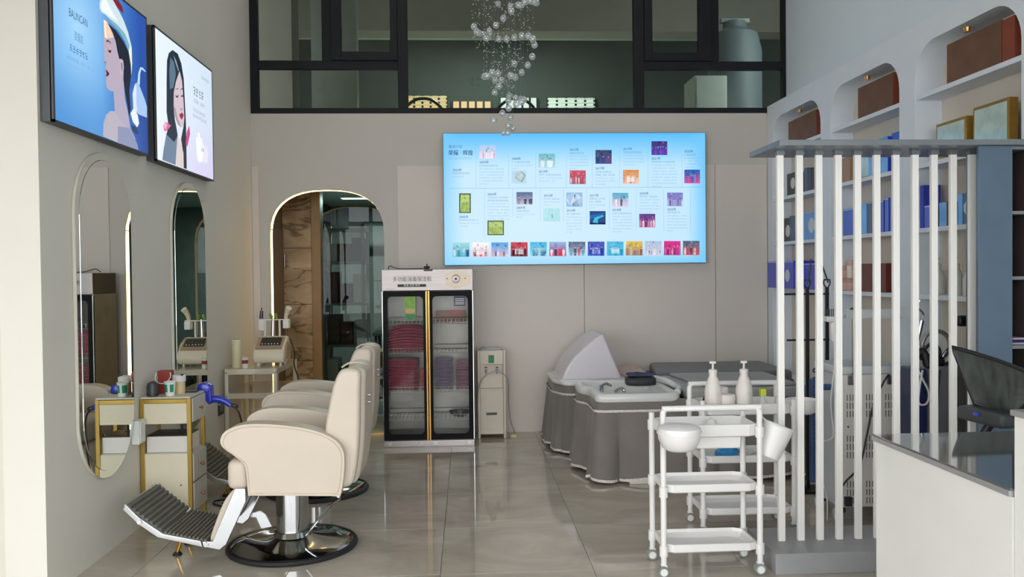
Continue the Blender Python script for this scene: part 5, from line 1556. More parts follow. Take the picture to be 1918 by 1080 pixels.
MB().prism(rounded([(1.66, 6.37), (2.54, 6.37), (2.54, 7.19), (1.62, 7.19)], 0.05), 2, 0.60, 0.705, 0.03, 3).build('mattress', 'mattress_light', bB, 50)
MB().prism(rounded([(1.80, 6.40), (2.53, 6.40), (2.53, 7.17), (1.70, 7.17)], 0.05), 2, 0.705, 0.728, 0.01, 2).build('bed_cover', 'mattress_light', bB, 50)
MB().box(1.15, 2.45, 6.45, 7.1, 0.03, 0.30, 0.01).build('base_box', 'drawer_grey', bB)
MB().box(1.20, 1.40, 6.30, 6.40, 0.0, 0.055, 0.006).build('foot_pad', 'cream_metal', bB)

# far bed: hooded basin
PA = rounded([(0.86, 7.40), (2.90, 7.40), (2.90, 8.30), (0.86, 8.30), (0.77, 8.16), (0.77, 7.62)], 0.06)
bA = thing('spa_bed', 'head-spa bed under a white hood with grey pleated skirt, by the wall', 'bed', (1.8, 7.85, 0), 'head-spa beds by the back wall')
skirt(bA, PA, 0.615, 0.525, 0.03, 5.0)
MB().prism(rounded([(0.84, 7.385), (1.62, 7.385), (1.62, 8.31), (0.84, 8.31), (0.755, 8.17), (0.755, 7.61)], 0.06), 2, 0.60, 0.635, 0.010, 2).build('basin', 'basin_white', bA, 50)
HN = [(0.82, 0.637), (0.865, 0.746), (0.935, 0.842), (1.012, 0.916), (1.094, 0.985), (1.175, 1.035), (1.205, 1.03), (1.235, 0.957), (1.292, 0.814), (1.362, 0.637)]
MB().prism(HN, 1, 7.47, 8.17, 0.022, 3).build('hood', 'hood_white', bA, 45)
MB().box(0.80, 1.40, 7.44, 8.20, 0.630, 0.645, 0.006).build('hood_rim', 'basin_white', bA)
MB().prism(rounded([(1.66, 7.42), (2.89, 7.42), (2.89, 8.28), (1.78, 8.28)], 0.05), 2, 0.575, 0.70, 0.03, 3).build('mattress', 'mattress_dark', bA, 50)
MB().box(1.0, 2.8, 7.5, 8.2, 0.03, 0.30, 0.01).build('base_box', 'drawer_grey', bA)
b = MB()
rows = []
for i in range(13):
    u = i / 12
    rows.append([(1.415 + 0.20 * u, 7.50 + 0.72 * v / 8, 0.650 + 0.045 * math.sin(u * PI * 0.7) + 0.008 * math.sin(u * 9 + v)) for v in range(9)] + [(1.415 + 0.20 * u, 7.50 + 0.72 * v / 8, 0.637) for v in range(8, -1, -1)])
b.loft(rows)
solo(b, 'head_blanket', 'blanket_pink', 'crumpled pale pink blanket beside the hood on the far bed', 'blanket', smooth=60)
# dark pouch and blue cloth on the near basin
t = thing('pouch', 'black zipped pouch lying across the open white basin', 'pouch', (1.39, 6.75, 0.672))
b = MB()
rings = []
for i in range(9):
    u = i / 8
    w = 0.10 * (1 - 0.25 * abs(2 * u - 1) ** 3); hgt = 0.038 * (1 - 0.15 * abs(2 * u - 1) ** 3)
    rings.append([(1.275 + 0.225 * u, 6.80 + w * math.copysign(abs(math.cos(q)) ** 0.6, math.cos(q)) , 0.712 + hgt * math.copysign(abs(math.sin(q)) ** 0.6, math.sin(q))) for q in [k * PI / 8 for k in range(16)]])
b.loft(rings); b.build('pouch_body', 'pouch', t, 60)
b = MB()
rows = []
rs = random.Random(2)
for i in range(9):
    rows.append([(1.285 + 0.20 * i / 8, 6.74 + 0.14 * j / 6, 0.762 + 0.014 * rs.random() + 0.010 * math.sin(i + j)) for j in range(7)] + [(1.285 + 0.20 * i / 8, 6.74 + 0.14 * j / 6, 0.756) for j in range(6, -1, -1)])
b.loft(rows)
solo(b, 'folded_cloth', 'blue_cloth', 'small dark blue cloth on top of the black pouch', 'cloth', smooth=60)

# ================================================================== white plastic trolleys
def trolley(label, x0, x1, y0, y1, rail='front'):
    t = thing('salon_trolley', label, 'trolley', ((x0 + x1) / 2, (y0 + y1) / 2, 0), 'white three-tier trolleys')
    r = 0.0155
    posts = [(x0, y0), (x1, y0), (x0, y1), (x1, y1)]
    for (x, y) in posts:
        zt_ = 0.862 if (y == y0) == (rail == 'front') else 0.815
        po = MB().cyl((x, y, 0.055), (x, y, zt_), r, n=16).build('post', 'trolley_white', t)
        for z in (0.14, 0.45, 0.755):
            MB().cyl((x, y, z - 0.035), (x, y, z + 0.02), r + 0.007, n=16).build('collar', 'trolley_white', po)
        ca = MB().box(x - 0.017, x + 0.017, y - 0.017, y + 0.02, 0.038, 0.062, 0.006).build('caster', 'trolley_white', t)
        for sx_ in (-1, 1):
            MB().lathe([(0.026, -0.009), (0.029, -0.006), (0.029, 0.006), (0.026, 0.009)], (x - 0.006, y - 0.010 + sx_ * 0.013, 0.029), 20, 'y').build('wheel', 'store_grey', ca)
            MB().lathe([(0.019, -0.0105), (0.023, 0.0), (0.019, 0.0105)], (x - 0.006, y - 0.010 + sx_ * 0.013, 0.029), 18, 'y').build('wheel_hub', 'trolley_white', ca)
    for yy in ((y0,) if rail == 'front' else (y1,)):
        pts = [(x0, yy, 0.80), (x0, yy, 0.85), (x0 + 0.012, yy, 0.872), (x0 + 0.035, yy, 0.878), (x1 - 0.035, yy, 0.878), (x1 - 0.012, yy, 0.872), (x1, yy, 0.85), (x1, yy, 0.80)]
        MB().tube(bez(pts, 3), 0.0155, 12).build('hand_rail', 'trolley_white', t, 60)
    for z, dp, hg in ((0.735, 0.06, 0.055), (0.445, 0.045, 0.034), (0.13, 0.045, 0.034)):
        a0, a1, c0, c1 = x0 + 0.015, x1 - 0.015, y0 + 0.004, y1 - 0.004
        def rr(ins, zz, ch=0.045):
            return [(a0 + ins + ch, c0 + ins, zz), (a1 - ins - ch, c0 + ins, zz), (a1 - ins, c0 + ins + ch * 0.6, zz), (a1 - ins, c1 - ins - ch * 0.6, zz), (a1 - ins - ch, c1 - ins, zz), (a0 + ins + ch, c1 - ins, zz), (a0 + ins, c1 - ins - ch * 0.6, zz), (a0 + ins, c0 + ins + ch * 0.6, zz)]
        MB().loft([rr(0.035, z - dp * 0.3), rr(0.0, z - 0.012), rr(-0.006, z - 0.006), rr(-0.006, z + hg - 0.002), rr(0.003, z + hg), rr(0.007, z + hg - 0.018), rr(0.028, z - dp * 0.3 + 0.006)]).build('tray', 'trolley_white', t, 25)
    return t
T1 = (1.012, 1.525, 4.385, 4.66)
t1 = trolley('white three-tier trolley nearest the viewer, beside the slatted screen', *T1)
MB().box(1.06, 1.44, 4.42, 4.63, 0.655, 0.727, 0.012).build('drawer', 'trolley_white', t1)
T2 = (1.405, 1.965, 5.04, 5.34)
t2 = trolley('white three-tier trolley standing behind the slatted screen', *T2, rail='back')
# round bowl hooked on the corner
t = thing('hook_bowl', 'round white plastic bowl hooked on the near trolley corner', 'bowl', (1.062, 4.36, 0.69))
MB().lathe([(0.06, 0.69), (0.085, 0.705), (0.104, 0.745), (0.108, 0.775), (0.113, 0.777), (0.113, 0.79), (0.106, 0.79), (0.100, 0.775), (0.082, 0.715), (0.001, 0.70)], (1.062, 4.245, 0), 32).build('bowl_body', 'trolley_white', t, 45)
MB().lathe([(0.110, 0.790), (0.108, 0.805), (0.085, 0.816), (0.001, 0.820)], (1.062, 4.245, 0), 32).build('lid', 'trolley_white', t, 45)
MB().box(1.03, 1.10, 4.345, 4.361, 0.765, 0.785, 0.004).build('hook', 'trolley_white', t)
# tilted bucket
t = thing('waste_bucket', 'white bucket hanging tilted on the side of the near trolley', 'bucket', (1.58, 4.5, 0.60))
b = MB()
ax = Vector((0.42, 0.0, -0.91)).normalized()
c0 = Vector((1.592, 4.50, 0.795)); c1_ = c0 + Vector((-0.035, 0, -0.20)) + Vector((0.02, 0, 0))
c0 = Vector((1.655, 4.455, 0.765)); c1_ = Vector((1.592, 4.455, 0.605))
b.cyl(c0, c1_, 0.082, 0.062, n=28, cap=False)
b.cyl(c0 + (c1_ - c0) * 0.03, c1_ + (c0 - c1_) * 0.03, 0.078, 0.058, n=28, cap=False)
b.cyl(c1_, c1_ + (c0 - c1_).normalized() * 0.004, 0.062, 0.062, n=28)
b.build('bucket_body', 'trolley_white', t, 50)
d_ = (c0 - c1_).normalized(); u1 = d_.orthogonal().normalized(); u2 = d_.cross(u1)
MB().tube([c0 + (u1 * math.cos(q) + u2 * math.sin(q)) * 0.081 for q in [k * PI / 14 for k in range(28)]], 0.005, 8, closed=True).build('rim', 'trolley_white', t)
MB().tube([(1.552, 4.445, 0.77), (1.56, 4.445, 0.82), (1.575, 4.445, 0.80)], 0.006, 8).build('hook', 'trolley_white', t)
# pump bottles: standing on the rear trolley
def pump_bottle(nm, label, x, y, z, r, h, m_, cat='bottle', group=None, pm=None, lab=True):
    z += 0.001
    t = thing(nm, label, cat, (x, y, z), group)
    MB().lathe([(r * 0.94, 0), (r, 0.006), (r, h * 0.56), (r * 0.93, h * 0.64), (r * 0.6, h * 0.86), (r * 0.48, h * 0.90), (r * 0.46, h)], (x, y, z), 26).build('bottle_body', m_, t, 50)
    pm = pm or m_
    MB().lathe([(r * 0.52, h), (r * 0.52, h + r * 0.35), (r * 0.30, h + r * 0.45)], (x, y, z), 18).build('collar', pm, t)
    p_ = MB().cyl((x, y, z + h + r * 0.4), (x, y, z + h + r * 1.15), r * 0.13, n=8)
    p_.box(x - r * 0.42, x + r * 0.36, y - r * 0.17, y + r * 0.17, z + h + r * 1.1, z + h + r * 1.38, 0.003)
    p_.build('pump', pm, t)
    if lab:
        ar = Art(lambda a_, b_, d: (x + (r + 0.0006) * math.sin(a_), y - (r + 0.0006) * math.cos(a_), z + b_))
        rl = random.Random(int(x * 100))
        for k in range(7):
            ar.scribble(0.15, h * (0.20 + k * 0.045), 0.15 + rl.uniform(0.4, 0.75), h * (0.222 + k * 0.045), '#8d8076', rl, 0.09)
        ar.build('label_print', 'ink_print', t, 0)
    return t
pump_bottle('pump_bottle', 'tall white pump bottle on the rear trolley, left of the pair', 1.497, 5.135, 0.735, 0.051, 0.235, 'bottle_white')
pump_bottle('pump_bottle', 'tall white pump bottle on the rear trolley, right of the pair', 1.690, 5.135, 0.735, 0.051, 0.235, 'bottle_white')
t = thing('cream_jar', 'squat white lidded cream jar between the two pump bottles', 'jar', (1.585, 5.13, 0.755))
MB().lathe([(0.042, 0), (0.045, 0.005), (0.045, 0.045)], (1.585, 5.13, 0.755), 26).build('jar_body', 'bottle_white', t)
MB().lathe([(0.048, 0.045), (0.048, 0.078), (0.044, 0.083), (0.001, 0.084)], (1.585, 5.13, 0.755), 26).build('lid', 'bottle_white', t)
t = thing('cream_jar', 'white cream jar with raised lid behind the front jar', 'jar', (1.585, 5.24, 0.755))
MB().lathe([(0.048, 0), (0.050, 0.005), (0.050, 0.075)], (1.572, 5.245, 0.755), 26).build('jar_body', 'bottle_white', t)
MB().lathe([(0.053, 0.075), (0.053, 0.105), (0.048, 0.112), (0.001, 0.114)], (1.572, 5.245, 0.755), 26).build('lid', 'bottle_white', t)
t = thing('dropper_bottle', 'small clear bottle with lime yellow cap on the rear trolley', 'bottle', (1.80, 5.12, 0.755))
MB().lathe([(0.030, 0), (0.032, 0.005), (0.028, 0.03), (0.014, 0.06), (0.013, 0.07)], (1.80, 5.12, 0.755), 20).build('bottle_body', 'plastic_clear', t)
MB().box(1.784, 1.82, 5.105, 5.137, 0.825, 0.87, 0.004).build('cap', 'lime', t)
def lump(nm, label, cat, x0, x1, y0, y1, z0, z1, m_, seed, n=12, amp=0.3):
    rs = random.Random(seed)
    rings = []
    for j in range(8):
        f = j / 7
        s_ = math.sin(max(0.06, min(1, 1 - f * 0.98)) * PI / 2)
        rings.append([((x0 + x1) / 2 + (x1 - x0) / 2 * s_ * math.cos(q) * (1 + amp * rs.uniform(-1, 0.4)), (y0 + y1) / 2 + (y1 - y0) / 2 * s_ * math.sin(q) * (1 + amp * rs.uniform(-1, 0.4)), z0 + (z1 - z0) * (f ** 0.7) * (1 + (0.12 * rs.uniform(-1, 1) if 0 < j else 0))) for q in [2 * PI * k / n for k in range(n)]])
    b = MB().loft(rings)
    return solo(b, nm, m_, label, cat, smooth=70)
lump('face_mask', 'folded white cloth mask on the near trolley beside the drawer', 'cloth', 1.26, 1.36, 4.48, 4.58, 0.735, 0.80, 'cloth_white', 5, 8, 0.2)
lump('plastic_bag', 'blue plastic bag on the middle tray of the rear trolley', 'bag', 1.52, 1.68, 5.08, 5.28, 0.442, 0.53, 'bag_blue', 6)
lump('plastic_wrap', 'crumpled clear wrapper on the middle tray of the rear trolley', 'wrapper', 1.74, 1.88, 5.10, 5.25, 0.442, 0.475, 'plastic_clear', 7)
lump('hair_clip', 'dark hair clip lying on the rear trolley top tray', 'clip', 1.455, 1.52, 5.2, 5.26, 0.755, 0.85, 'black_plastic', 8, 8, 0.15)
t = thing('hook_bowl', 'round clear bowl at the right end of the rear trolley', 'bowl', (2.06, 5.19, 0.70))
MB().lathe([(0.06, 0.70), (0.085, 0.715), (0.095, 0.76), (0.100, 0.79), (0.095, 0.79), (0.08, 0.72), (0.001, 0.708)], (2.075, 5.19, 0), 30).build('bowl_body', 'trolley_white', t, 50)
MB().box(1.965, 1.99, 5.15, 5.23, 0.76, 0.785, 0.003).build('hook', 'trolley_white', t)

# ================================================================== slatted screen on its platform
ss = thing('slat_screen', 'white vertical slat screen between grey platform and grey top plate', 'partition', (2.2, 4.55, 0))
MB().box(1.595, 3.04, 4.35, 4.80, 0.0, 0.112, 0.004).build('platform', 'platform_grey', ss)
MB().box(1.635, 3.04, 4.375, 4.85, 2.245, 2.275, 0.002).build('top_plate', 'plate_grey', ss)
slat0 = None
for i in range(11):
    x = 1.706 + i * 0.1077
    if slat0 is None:
        slat0 = MB().box(x - 0.0185, x + 0.0185, 4.550, 4.575, 0.112, 2.225, 0.003).build('slat', 'slat_white', ss)
        sh0 = MB().box(x - 0.023, x + 0.023, 4.545, 4.580, 2.218, 2.246, 0.002).build('slat_shoe', 'plate_grey', ss)
        base_loc = Vector(WL[ss])
    else:
        for src, nm in ((slat0, 'slat'), (sh0, 'slat_shoe')):
            c_ = src.copy(); C.objects.link(c_); c_.location = (i * 0.1077, 0, 0)
# ================================================================== back-bar cabinet at the end of the screen
bc = thing('bar_cabinet', 'tall blue-grey cabinet at the right end of the slat screen', 'cabinet', (2.89, 4.85, 0.112))
MB().box(2.72, 2.905, 4.395, 4.415, 0.114, 2.243, 0.002).build('front_panel', 'blue_grey_gloss', bc)
MB().box(2.887, 2.905, 4.416, 4.79, 0.114, 2.243, 0.002).build('side_panel', 'blue_grey_gloss', bc)
MB().box(3.022, 3.04, 4.395, 4.79, 0.114, 2.243, 0.002).build('side_panel', 'cabinet_dark', bc)
MB().box(2.906, 3.021, 4.775, 4.79, 0.114, 2.243).build('back_panel', 'cabinet_dark', bc)
for z in (0.15, 0.72, 1.16, 1.53, 1.88, 2.225):
    MB().box(2.906, 3.021, 4.41, 4.774, z, z + 0.018).build('shelf', 'plate_grey', bc)
solo(MB().box(2.918, 3.01, 4.56, 4.58, 1.899, 2.12, 0.003), 'picture_frame', 'box_maroon', 'dark red picture frame on the upper shelf of the bar cabinet', 'picture')
for k, m_ in enumerate(('magazine', 'ink_navy', 'magazine')):
    solo(MB().box(2.915, 3.015, 4.45, 4.70, 1.179 + k * 0.013, 1.190 + k * 0.013, 0.002), 'magazine', m_, ['pale magazine at the bottom of the stack in the bar cabinet', 'dark blue magazine in the middle of the bar cabinet stack', 'pale magazine on top of the bar cabinet stack'][k], 'magazine', 'magazines in the bar cabinet')

# ================================================================== reception counter
RX0, RY1 = 1.579, 3.256
rc = thing('reception_counter', 'glossy white reception counter with grey glass top, front right', 'counter', (2.2, 2.2, 0))
MB().box(RX0 + 0.012, 2.75, 2.405, RY1 - 0.012, 0.06, 0.925, 0.002).build('desk_body', 'counter_white', rc)
MB().box(RX0 + 0.03, 2.74, 0.9, RY1 - 0.03, 0.0, 0.06).build('plinth', 'dark_grey_plastic', rc)
MB().box(RX0, 2.76, 2.405, RY1, 0.925, 0.944, 0.003).build('edge_band', 'counter_edge', rc)
MB().box(RX0 + 0.004, 2.756, 2.407, RY1 - 0.004, 0.944, 0.950, 0.001).build('glass_top', 'counter_glass', rc)
MB().box(RX0 + 0.012, 2.10, 0.9, 2.40, 0.06, 1.166, 0.003).build('front_panel', 'counter_white', rc)
MB().box(2.10, 2.76, 0.9, 2.40, 0.06, 0.92, 0.003).build('desk_body', 'counter_white', rc)
MB().box(RX0, 2.12, 0.9, 2.402, 1.166, 1.184, 0.003).build('raised_ledge', 'counter_edge', rc)

# ================================================================== office chair behind the counter
oc = thing('office_chair', 'black mesh office chair between counter and slat screen', 'chair', (2.30, 3.92, 0))
def back_pt(u, v, d=0.0):
    # u across (0 far-left .. 1 near-right), v up
    bl, br, tl, tr = Vector((2.43, 3.96, 0.945)), Vector((2.46, 3.74, 0.90)), Vector((2.345, 4.0, 1.214)), Vector((2.50, 3.55, 1.10))
    p_ = bl * (1 - u) * (1 - v) + br * u * (1 - v) + tl * (1 - u) * v + tr * u * v
    nrm = Vector((-0.93, -0.35, 0.0))
    return p_ + nrm * (d - 0.05 * math.sin(u * PI) * 1.0)
b = MB()
N_ = 12
rings = []
for j in range(N_ + 1):
    v = j / N_
    rings.append([back_pt(i / N_, v, 0.006) for i in range(N_ + 1)] + [back_pt(i / N_, v, -0.006) for i in range(N_, -1, -1)])
b.loft(rings); b.build('backrest', 'mesh_back', oc, 60)
MB().tube([back_pt(i / N_, 1.0) for i in range(N_ + 1)] + [back_pt(1, 1 - i / N_) for i in range(1, N_ + 1)] + [back_pt(1 - i / N_, 0) for i in range(1, N_ + 1)] + [back_pt(0, i / N_) for i in range(1, N_)], 0.010, 8, closed=True).build('back_frame', 'black_plastic', oc, 60)
MB().tube(bez([back_pt(0.5, 0.45, -0.03), back_pt(0.5, 0.1, -0.05), (2.47, 3.95, 0.80), (2.44, 3.95, 0.62), (2.34, 3.94, 0.46)]), 0.022, 10).build('back_stem', 'black_plastic', oc, 60)
lum = MB().box(-0.05, 0.05, -0.15, 0.15, -0.035, 0.035, 0.02)
lo_ = lum.build('lumbar_pad', 'dark_grey_plastic', oc, 50)
for v in lo_.data.vertices: v.co += Vector(WL[oc])
lo_.location = Vector((2.43, 3.86, 0.90)) - Vector(WL[oc]); lo_.rotation_euler = (0, 0, 0.12)
MB().box(2.365, 2.378, 3.84, 3.87, 0.905, 0.92, 0.003).build('tension_knob', 'box_blue', oc)
MB().prism(rounded([(2.02, 3.70), (2.42, 3.68), (2.42, 4.16), (2.02, 4.14)], 0.08), 2, 0.44, 0.51, 0.025, 3).build('seat', 'pouch', oc, 50)
for y in (3.66, 4.18):
    MB().tube(bez([(2.30, y, 0.47), (2.33, y, 0.60), (2.27, y, 0.66), (2.20, y, 0.67), (2.08, y, 0.665)]), 0.016, 10).build('armrest', 'black_plastic', oc, 60)
MB().cyl((2.22, 3.92, 0.10), (2.22, 3.92, 0.44), 0.025, n=14).build('gas_column', 'black_plastic', oc)
for k in range(5):
    a_ = 2 * PI * k / 5 + 0.3
    e_ = (2.22 + 0.28 * math.cos(a_), 3.92 + 0.28 * math.sin(a_))
    l_ = MB().tube([(2.22, 3.92, 0.105), (e_[0], e_[1], 0.075)], [0.025, 0.016], 8).build('base_arm', 'black_plastic', oc)
    MB().lathe([(0.024, -0.018), (0.027, -0.012), (0.027, 0.012), (0.024, 0.018)], (e_[0], e_[1], 0.027), 16, 'x').build('caster', 'black_rubber', l_)

# ================================================================== white treatment machine behind the slats
mx0, mx1, my0, my1, mz = 2.335, 2.745, 5.25, 5.60, 0.985
mc = thing('treatment_machine', 'white wheeled treatment machine with vent slots behind the slat screen', 'machine', (2.54, 5.43, 0))
MB().box(mx0, mx1, my0, my1, 0.085, 0.93, 0.012).build('housing', 'machine_white', mc)
MB().prism(rounded([(mx0 - 0.015, my0 - 0.012), (mx1 + 0.01, my0 - 0.012), (mx1 + 0.01, my1 + 0.02), (mx0 - 0.015, my1 + 0.02)], 0.03), 2, 0.93, mz, 0.012, 2).build('top_cover', 'machine_side', mc, 50)
MB().box(mx0 - 0.006, mx0, my0 + 0.02, my1 - 0.01, 0.10, 0.92, 0.002).build('side_cover', 'machine_side', mc)
MB().box(mx0 - 0.03, mx0 + 0.02, my1, my1 + 0.05, 0.16, 0.86, 0.008).build('blue_front', 'machine_blue', mc)
MB().lathe([(0.018, 0), (0.020, -0.01), (0.020, -0.05), (0.016, -0.055)], (mx0 - 0.006, my0 + 0.10, 0.84), 16, 'x').build('probe_port', 'machine_blue', mc)
slot0 = None
for gz in (0.66, 0.40, 0.11):
    for gx in range(3):
        for r_ in range(3):
            for k in range(5):
                x = mx0 + 0.055 + gx * 0.125 + k * 0.019
                z = gz + r_ * 0.052
                if slot0 is None:
                    slot0 = MB().box(x - 0.0025, x + 0.0025, my0 - 0.0012, my0 + 0.002, z, z + 0.04).build('vent_slot', 'slot_dark', mc)
                    s0 = (x, z)
                else:
                    c_ = slot0.copy(); C.objects.link(c_); c_.location = (x - s0[0], 0, z - s0[1])
for x in (mx0 + 0.09, mx1 - 0.065):
    MB().box(x - 0.032, x + 0.032, my0 - 0.014, my0 - 0.0, 0.865, 0.925, 0.003).build('pole_bracket', 'brushed_steel', mc)
    MB().cyl((x, my0 - 0.022, 0.88), (x, my0 - 0.022, 1.285), 0.011, n=14).build('pole', 'chrome', mc)
MB().box(mx0 + 0.02, mx1 - 0.01, my0 - 0.06, my0 + 0.12, 1.285, 1.292).build('acrylic_tray', 'plastic_clear', mc)
tr_ = MB(); tr_.box(mx0 + 0.02, mx1 - 0.01, my0 - 0.064, my0 - 0.060, 1.285, 1.345); tr_.build('tray_front', 'plastic_clear', mc)
lump('clipper', 'black clipper lying in the clear tray on the white machine', 'clipper', mx0 + 0.05, mx0 + 0.13, my0 - 0.04, my0 + 0.06, 1.293, 1.35, 'black_plastic', 12, 10, 0.12)
for (x, y) in ((mx0 + 0.03, my0 + 0.03), (mx1 - 0.04, my0 + 0.04), (mx0 + 0.03, my1 - 0.04), (mx1 - 0.04, my1 - 0.04)):
    w_ = MB().box(x - 0.02, x + 0.02, y - 0.018, y + 0.018, 0.05, 0.088, 0.004).build('wheel_fork', 'dark_grey_plastic', mc)
    MB().lathe([(0.036, -0.014), (0.040, -0.009), (0.040, 0.009), (0.036, 0.014)], (x - 0.03, y, 0.040), 20, 'x').build('wheel', 'machine_side', w_)
MB().cyl((mx0 + 0.06, my0 - 0.006, 0.60), (mx0 + 0.06, my0, 0.60), 0.006, n=8).build('screw', 'slot_dark', mc)
MB().tube(bez([(mx1 - 0.10, my0 - 0.03, 0.93), (mx1 - 0.14, my0 - 0.04, 0.88), (mx1 - 0.20, my0 - 0.03, 0.74), (mx1 - 0.24, my0 - 0.03, 0.56), (mx1 - 0.29, my0 - 0.03, 0.36), (mx1 - 0.38, my0 - 0.03, 0.26), (mx0 - 0.02, my0 - 0.03, 0.19), (mx0 - 0.03, my0 - 0.04, 0.14)]), 0.006, 8).build('power_cord', 'black_rubber', mc)
MB().box(mx0 + 0.03, mx0 + 0.075, my0 - 0.03, my0, 0.10, 0.16, 0.005).build('power_socket', 'plate_dark', mc)
hp = MB().lathe([(0.012, 0), (0.024, 0.02), (0.026, 0.11), (0.020, 0.125)], (mx0 - 0.02, my0 + 0.02, 1.14), 16)
hp.build('hand_piece', 'white_plastic', mc, 50)
MB().box(mx0 - 0.08, mx0 + 0.02, my0 - 0.02, my0 + 0.06, 1.265, 1.30, 0.008).build('hand_piece_cradle', 'white_plastic', mc)
comb = MB()
for k in range(8): comb.cyl((mx0 - 0.075 + k * 0.013, my0 + 0.02, 1.30), (mx0 - 0.075 + k * 0.013, my0 + 0.02, 1.345), 0.0035, n=6)
comb.build('comb_teeth', 'dark_grey_plastic', mc)['kind'] = 'stuff'
MB().tube(bez([(mx0 - 0.02, my0 + 0.02, 1.14), (mx0 - 0.025, my0 + 0.0, 1.0), (mx0 - 0.06, my0 - 0.02, 0.75), (mx0 - 0.05, my0 - 0.03, 0.55), (mx0 - 0.13, my0 - 0.02, 0.50), (mx0 - 0.15, my0 - 0.02, 0.35), (mx0 - 0.09, my0 - 0.02, 0.18), (mx0 - 0.08, my0 - 0.01, 0.01)]), 0.005, 8).build('hand_piece_cord', 'cord_white', mc)
co = [(mx0 - 0.12 + 0.03 * math.cos(q), my0 + 0.03 + 0.03 * math.sin(q), 0.98 - 0.50 * q / (2 * PI * 9)) for q in [2 * PI * 9 * k / 160 for k in range(161)]]
MB().tube(co, 0.0055, 6).build('coiled_cable', 'box_navy', mc, 60)
MB().tube(bez([co[0], (mx0 - 0.10, my0 + 0.05, 1.05), (mx0 - 0.12, my0 + 0.06, 1.15), (mx0 - 0.09, my0 + 0.05, 1.20)]), 0.006, 6).build('coil_lead', 'box_navy', mc)

# black hook stand
hs = thing('hook_stand', 'black metal stand with hooks and cross rods behind the white machine', 'stand', (2.45, 6.0, 0))
for x, zt_ in ((2.44, 1.47), (2.585, 1.47)):
    MB().box(x - 0.012, x + 0.012, 5.99, 6.01, 0.02, zt_, 0.003).build('upright', 'black_plastic', hs)
    for s_ in (-1, 1):
        MB().tube(bez([(x + s_ * 0.004, 6.0, zt_ - 0.01), (x + s_ * 0.022, 6.0, zt_ + 0.02), (x + s_ * 0.020, 6.0, zt_ + 0.05), (x + s_ * 0.006, 6.0, zt_ + 0.05)]), 0.005, 8).build('hook', 'black_plastic', hs)
    MB().tube([(x + 0.01, 6.0, zt_ + 0.03), (x + (0.03 if x < 2.5 else -0.05), 6.0, zt_ + 0.20)], 0.006, 8).build('strap', 'black_plastic', hs)
for z, x0_ in ((1.42, 2.27), (1.09, 2.29)):
    MB().tube([(x0_, 6.0, z), (2.60, 6.0, z)], 0.007, 8).build('cross_rod', 'black_plastic', hs)
MB().box(2.38, 2.65, 5.90, 6.10, 0.0, 0.02, 0.004).build('foot', 'black_plastic', hs)

# steel machine with hoses and headset ring
sm = thing('steel_machine', 'brushed steel upright machine with tangled hoses on top', 'machine', (2.84, 4.990, 0))
MB().prism(rounded([(2.715, 4.870), (2.96, 4.870), (2.96, 5.120), (2.715, 5.120)], 0.06), 2, 0.03, 1.02, 0.01, 2).build('housing', 'steel_dark', sm, 50)
MB().box(2.655, 2.712, 4.890, 5.100, 0.03, 1.0, 0.01).build('dark_column', 'box_navy', sm)
for x in (2.74, 2.93):
    for y in (4.900, 5.090):
        MB().cyl((x, y, 0.0), (x, y, 0.03), 0.018, n=12).build('foot', 'black_rubber', sm)
MB().tube([(2.81 + 0.085 * math.cos(q), 4.970, 1.135 + 0.085 * math.sin(q)) for q in [k * 2 * PI / 28 for k in range(28)]], 0.013, 10, closed=True).build('steel_ring', 'steel_dark', sm, 60)
MB().tube(bez([(2.70, 4.930, 1.05), (2.71, 4.910, 1.12), (2.76, 4.910, 1.15), (2.80, 4.910, 1.10), (2.78, 4.910, 1.04), (2.84, 4.910, 1.03), (2.90, 4.910, 1.06), (2.87, 4.910, 1.12), (2.82, 4.910, 1.08)]), 0.010, 8).build('hose', 'black_rubber', sm, 60)
MB().tube(bez([(2.84, 4.900, 1.02), (2.80, 4.895, 1.05), (2.83, 4.890, 1.10), (2.88, 4.890, 1.08), (2.91, 4.890, 1.03), (2.94, 4.900, 1.07), (2.93, 4.910, 1.12)]), 0.009, 8).build('hose', 'chrome', sm, 60)
MB().tube(bez([(2.66, 4.950, 1.0), (2.665, 4.920, 1.08), (2.70, 4.910, 1.10), (2.72, 4.900, 1.02)]), 0.022, 8).build('hose', 'black_rubber', sm, 60)
MB().lathe([(0.035, -0.05), (0.048, -0.04), (0.048, 0.04), (0.035, 0.05)], (2.765, 4.920, 1.04), 16, 'x').build('motor_cap', 'black_plastic', sm)
MB().tube(bez([(2.765, 4.850, 1.0), (2.755, 4.855, 0.85), (2.745, 4.855, 0.60), (2.735, 4.855, 0.35), (2.73, 4.850, 0.02)]), 0.006, 8).build('cord', 'black_rubber', sm)
wp = MB().cyl((2.635, 4.870, 1.15), (2.665, 4.870, 1.29), 0.012, 0.017, n=12); wp.tube(bez([(2.665, 4.870, 1.29), (2.675, 4.870, 1.33), (2.64, 4.870, 1.37), (2.655, 4.870, 1.41)]), 0.006, 8)
wp.build('wand', 'chrome', sm)
MB().tube(bez([(2.635, 4.870, 1.15), (2.62, 4.860, 1.05), (2.66, 4.850, 0.95), (2.70, 4.850, 0.86), (2.68, 4.850, 0.80), (2.635, 4.850, 0.82), (2.66, 4.850, 1.0)]), 0.006, 8).build('wand_cord', 'cord_white', sm)
